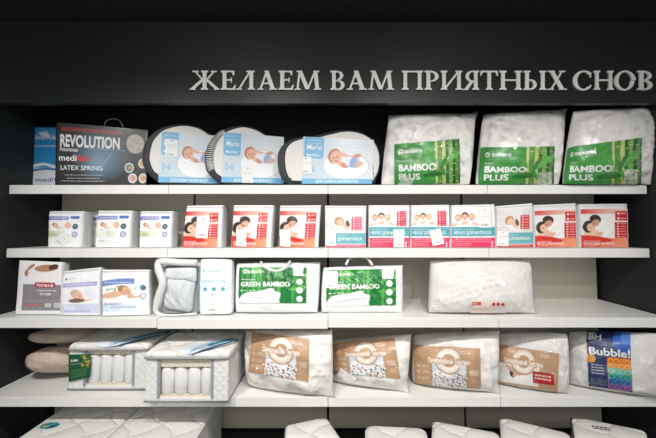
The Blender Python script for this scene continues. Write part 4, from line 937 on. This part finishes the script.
g = 'kraft labelled cotton pillow packs'
kw = dict(p=2.6, q=.55, cx=-.02, cy=-.02, rnd=.05, wr=.008, freq=1.5, vb=.85, fine=.010)
th, b = pillow_pack('pillow_pack', 'kraft labelled cotton pillow beside the overhanging mattress sample', 'pillow pack', Z4, (247, 385.5), (332, 396), (332, 330), (245, 330), 2.08, 2.14, t=.09, tb=.07, m=M_CREAM, group=g, seed=81, calm=(250, 333, 309, 381), yaw=-.1, ears=(.0, .16, .08, .03), **kw)
stick(art_cotton(58, 39), b, [(252.5, 332.5), (309.5, 339), (308.5, 381.5), (249, 371.5)], 'label_card', th, PRINT_GLOSS, .005, 'kraft brown label card')
th, b = pillow_pack('pillow_pack', 'kraft labelled cotton pillow with slanted white tag on its label', 'pillow pack', Z4, (332, 381), (406, 391), (411, 334), (333, 340), 2.08, 2.14, t=.09, tb=.07, m=M_CREAM, group=g, seed=82, calm=(332, 338, 400, 378), yaw=-.06, ears=(.0, .22, .08, .0), **kw)
stick(art_cotton(66, 37), b, [(332, 344), (394.5, 338), (400, 378), (333, 373)], 'label_card', th, PRINT_GLOSS, .005, 'kraft brown label card')
price_tag(b, [(341, 368), (357, 377.5), (352.5, 384), (337, 376)], th)
th, b = pillow_pack('pillow_pack', 'kraft labelled cotton pillow with cotton flowers, next to the red stickered pack', 'pillow pack', Z4, (412, 383), (497, 392), (499, 331), (413, 334), 2.08, 2.14, t=.1, tb=.07, m=M_CREAM, group=g, seed=83, calm=(414, 345, 480, 388), yaw=-.06, ears=(.0, .2, .08, .0), **kw)
stick(art_cotton(67, 40), b, [(413.7, 344.7), (480, 348.5), (480.5, 388.5), (415.5, 383)], 'label_card', th, PRINT_GLOSS, .005, 'kraft brown label card')
th, b = pillow_pack('pillow_pack', 'kraft labelled pack with dark red sticker and dark haired person picture', 'pillow pack', Z4, (496, 383), (569, 394), (568, 333), (499, 333), 2.08, 2.14, t=.07, tb=.06, m=M_WHITE, group=g, seed=84, calm=(497, 345, 559, 391), yaw=-.06, ears=(.01, .02, .02, .02), **kw)
stick(art_cotton(62, 38, True), b, [(499.5, 344.5), (559, 353.5), (557, 391.5), (496, 382)], 'label_card', th, PRINT_GLOSS, .005, 'kraft brown label card with red sticker')
th, b = pillow_pack('pillow_pack', 'soft white duvet pack with navy label and rainbow dots', 'pillow pack', Z4, (568, 384), (664, 399), (664, 333), (568, 331), 2.05, 2.1, t=.09, tb=.07, m=M_WHITE, seed=85, calm=(587, 331, 631, 391), yaw=-.07, ears=(.01, .02, .02, .02), p=3, q=.5, cx=-.01, cy=-.01, rnd=.04, wr=.011, freq=1.2, fine=.008)
stick(art_bubble(43, 57), b, [(586.5, 331), (629.5, 333.5), (632, 391.5), (588.5, 385)], 'label_card', th, PRINT_GLOSS, .006, 'navy label with rainbow dots')

# ------------------------------------------------------------------ bottom row: mattress samples
ZM = EYE-1.15
def slab(label, foot, mtop, mpipe, rr=0.03, h=None, seed=0, badge=None, group='mattress samples on the bottom row'):
    P = [np.array(p, float) for p in foot]; n = len(P); Q = []
    for i in range(n):                                # round the corners of the footprint
        a, b, c = P[i-1], P[i], P[(i+1) % n]
        d0 = (a-b)/np.linalg.norm(a-b); d1 = (c-b)/np.linalg.norm(c-b)
        for k in range(6):
            t = k/5; q0, q1 = b+d0*rr*(1-t), b+d1*rr*t
            Q.append((1-t)**2*(b+d0*rr) + 2*t*(1-t)*b + t*t*(b+d1*rr))
    Q = np.array(Q); m = len(Q); cen = Q.mean(0); zb = PANEL_BOT-0.018
    t = thing('mattress_sample', (cen[0], cen[1], zb), label, 'mattress sample', group)
    v, f = [], []
    for z in (zb, ZM-.02): v += [(x, y, z) for x, y in Q]
    f += [(i, (i+1) % m, m+(i+1) % m, m+i) for i in range(m)] + [tuple(range(m))[::-1]]
    o = link_mesh('side_border', v, f, M_TICK, t, False); fix_normals(o)
    v, f = [], []; ks = [(1, -.02), (.99, -.008), (.965, -.001), (.92, .002), (.6, .004), (.3, .005), (.05, .005)]
    for s, dz in ks: v += [(cen[0]+(x-cen[0])*s, cen[1]+(y-cen[1])*s, ZM+dz) for x, y in Q]
    f = [(k*m+i, k*m+(i+1) % m, (k+1)*m+(i+1) % m, (k+1)*m+i) for k in range(len(ks)-1) for i in range(m)] + [tuple(range((len(ks)-1)*m, len(ks)*m))]
    o = link_mesh('top_cover', v, f, mtop, t); fix_normals(o)
    p = MB(); p.tube([(cen[0]+(x-cen[0])*.995, cen[1]+(y-cen[1])*.995, ZM-.012) for x, y in Q], .006, 6, True); p.build('piping', mpipe, t, True)
    return t
xy = lambda x, y: on_z(x, y, ZM)[:2]
XA, XB, XC = on_z(62, 408, ZM)[0], on_z(138, 408, ZM)[0], on_z(214, 408, ZM)[0]
t = slab('thick mattress sample with oval blue green badge, standing at the wall', [(XA, 1.6), (XB-.006, 1.6), (XB-.006, 2.36), (XA, 2.36)], M_TOP, M_PIPE_W, .05)
bd = Art(20, 9, (226, 225, 220)); bd.ell(10, 4.5, 9.6, 4.3, (40, 120, 130)); bd.poly([(4, 7), (12, 1), (16, 2), (8, 8)], (70, 170, 180)); bd.ell(7, 5.4, 3, 1.4, (180, 176, 80)); bd.ell(14, 5, 3, 1.2, (24, 70, 110))
cb = on_z(49, 426, ZM+.006)
F = Flat([cb+np.array([-.055, -.03, 0]), cb+np.array([.055, -.03, 0]), cb+np.array([.055, .04, 0]), cb+np.array([-.055, .04, 0])])
v = [cb]; f = []; cc = [lin((40, 120, 130))]
gx, gy = np.meshgrid(np.linspace(0, 1, bd.nx), np.linspace(0, 1, bd.ny)); cells = F.S(gx, 1-gy); colr = bd.colors()
mk = ((gx-.5)/.48)**2 + ((gy-.5)/.48)**2 <= 1.0
ids = -np.ones(mk.shape, int); ids[mk] = np.arange(mk.sum()); fc = []
for j in range(bd.ny-1):
    for i in range(bd.nx-1):
        q = (ids[j, i], ids[j+1, i], ids[j+1, i+1], ids[j, i+1])
        if min(q) >= 0: fc.append(q)
link_mesh('badge', cells[mk], fc, PRINT, t, True, colr[mk], 'oval blue green badge')
slab('thick mattress sample without badge, beside the badged one', [(XB+.006, 1.6), (XC, 1.6), (XC, 2.36), (XB+.006, 2.36)], M_TOP, M_PIPE_W, .05)
def corner_sample(label, bl, br, fr, fl, mpipe, rr):
    return slab(label, [xy(*fl), xy(*fr), xy(*br), xy(*bl)], M_TOP, mpipe, rr, group='small mattress corner samples')
corner_sample('small white mattress corner sample below the rack seam', (286, 425), (326, 416.5), (350, 452), (284, 452), M_PIPE_G, .015)
corner_sample('small rounded mattress corner sample, second from the rack seam', (366, 425), (425, 428), (430, 452), (366, 452), M_PIPE_W, .045)
corner_sample('small mattress corner sample, third from the rack seam', (433, 420.5), (498, 432.5), (501, 452), (432, 452), M_PIPE_W, .03)
corner_sample('small mattress corner sample beside the dark edged one', (500, 416.5), (569, 433), (572, 452), (503, 452), M_PIPE_W, .03)
t = corner_sample('small mattress corner sample with dark piping and scrolled emblem', (570.5, 415.5), (646, 430.5), (652, 452), (576, 452), M_PIPE_D, .035)
p = MB(); c0 = on_z(600, 427, ZM+.009)
for k in range(4):
    cx = c0 + np.array([-.03+.02*k, -.006*k, 0]); p.tube([cx+np.array([.011*math.cos(a), .014*math.sin(a), 0]) for a in np.linspace(0, 5.2, 14)], .0016, 5)
p.build('emblem', M_PIPE_D, t, True, label='dark scrolled emblem')
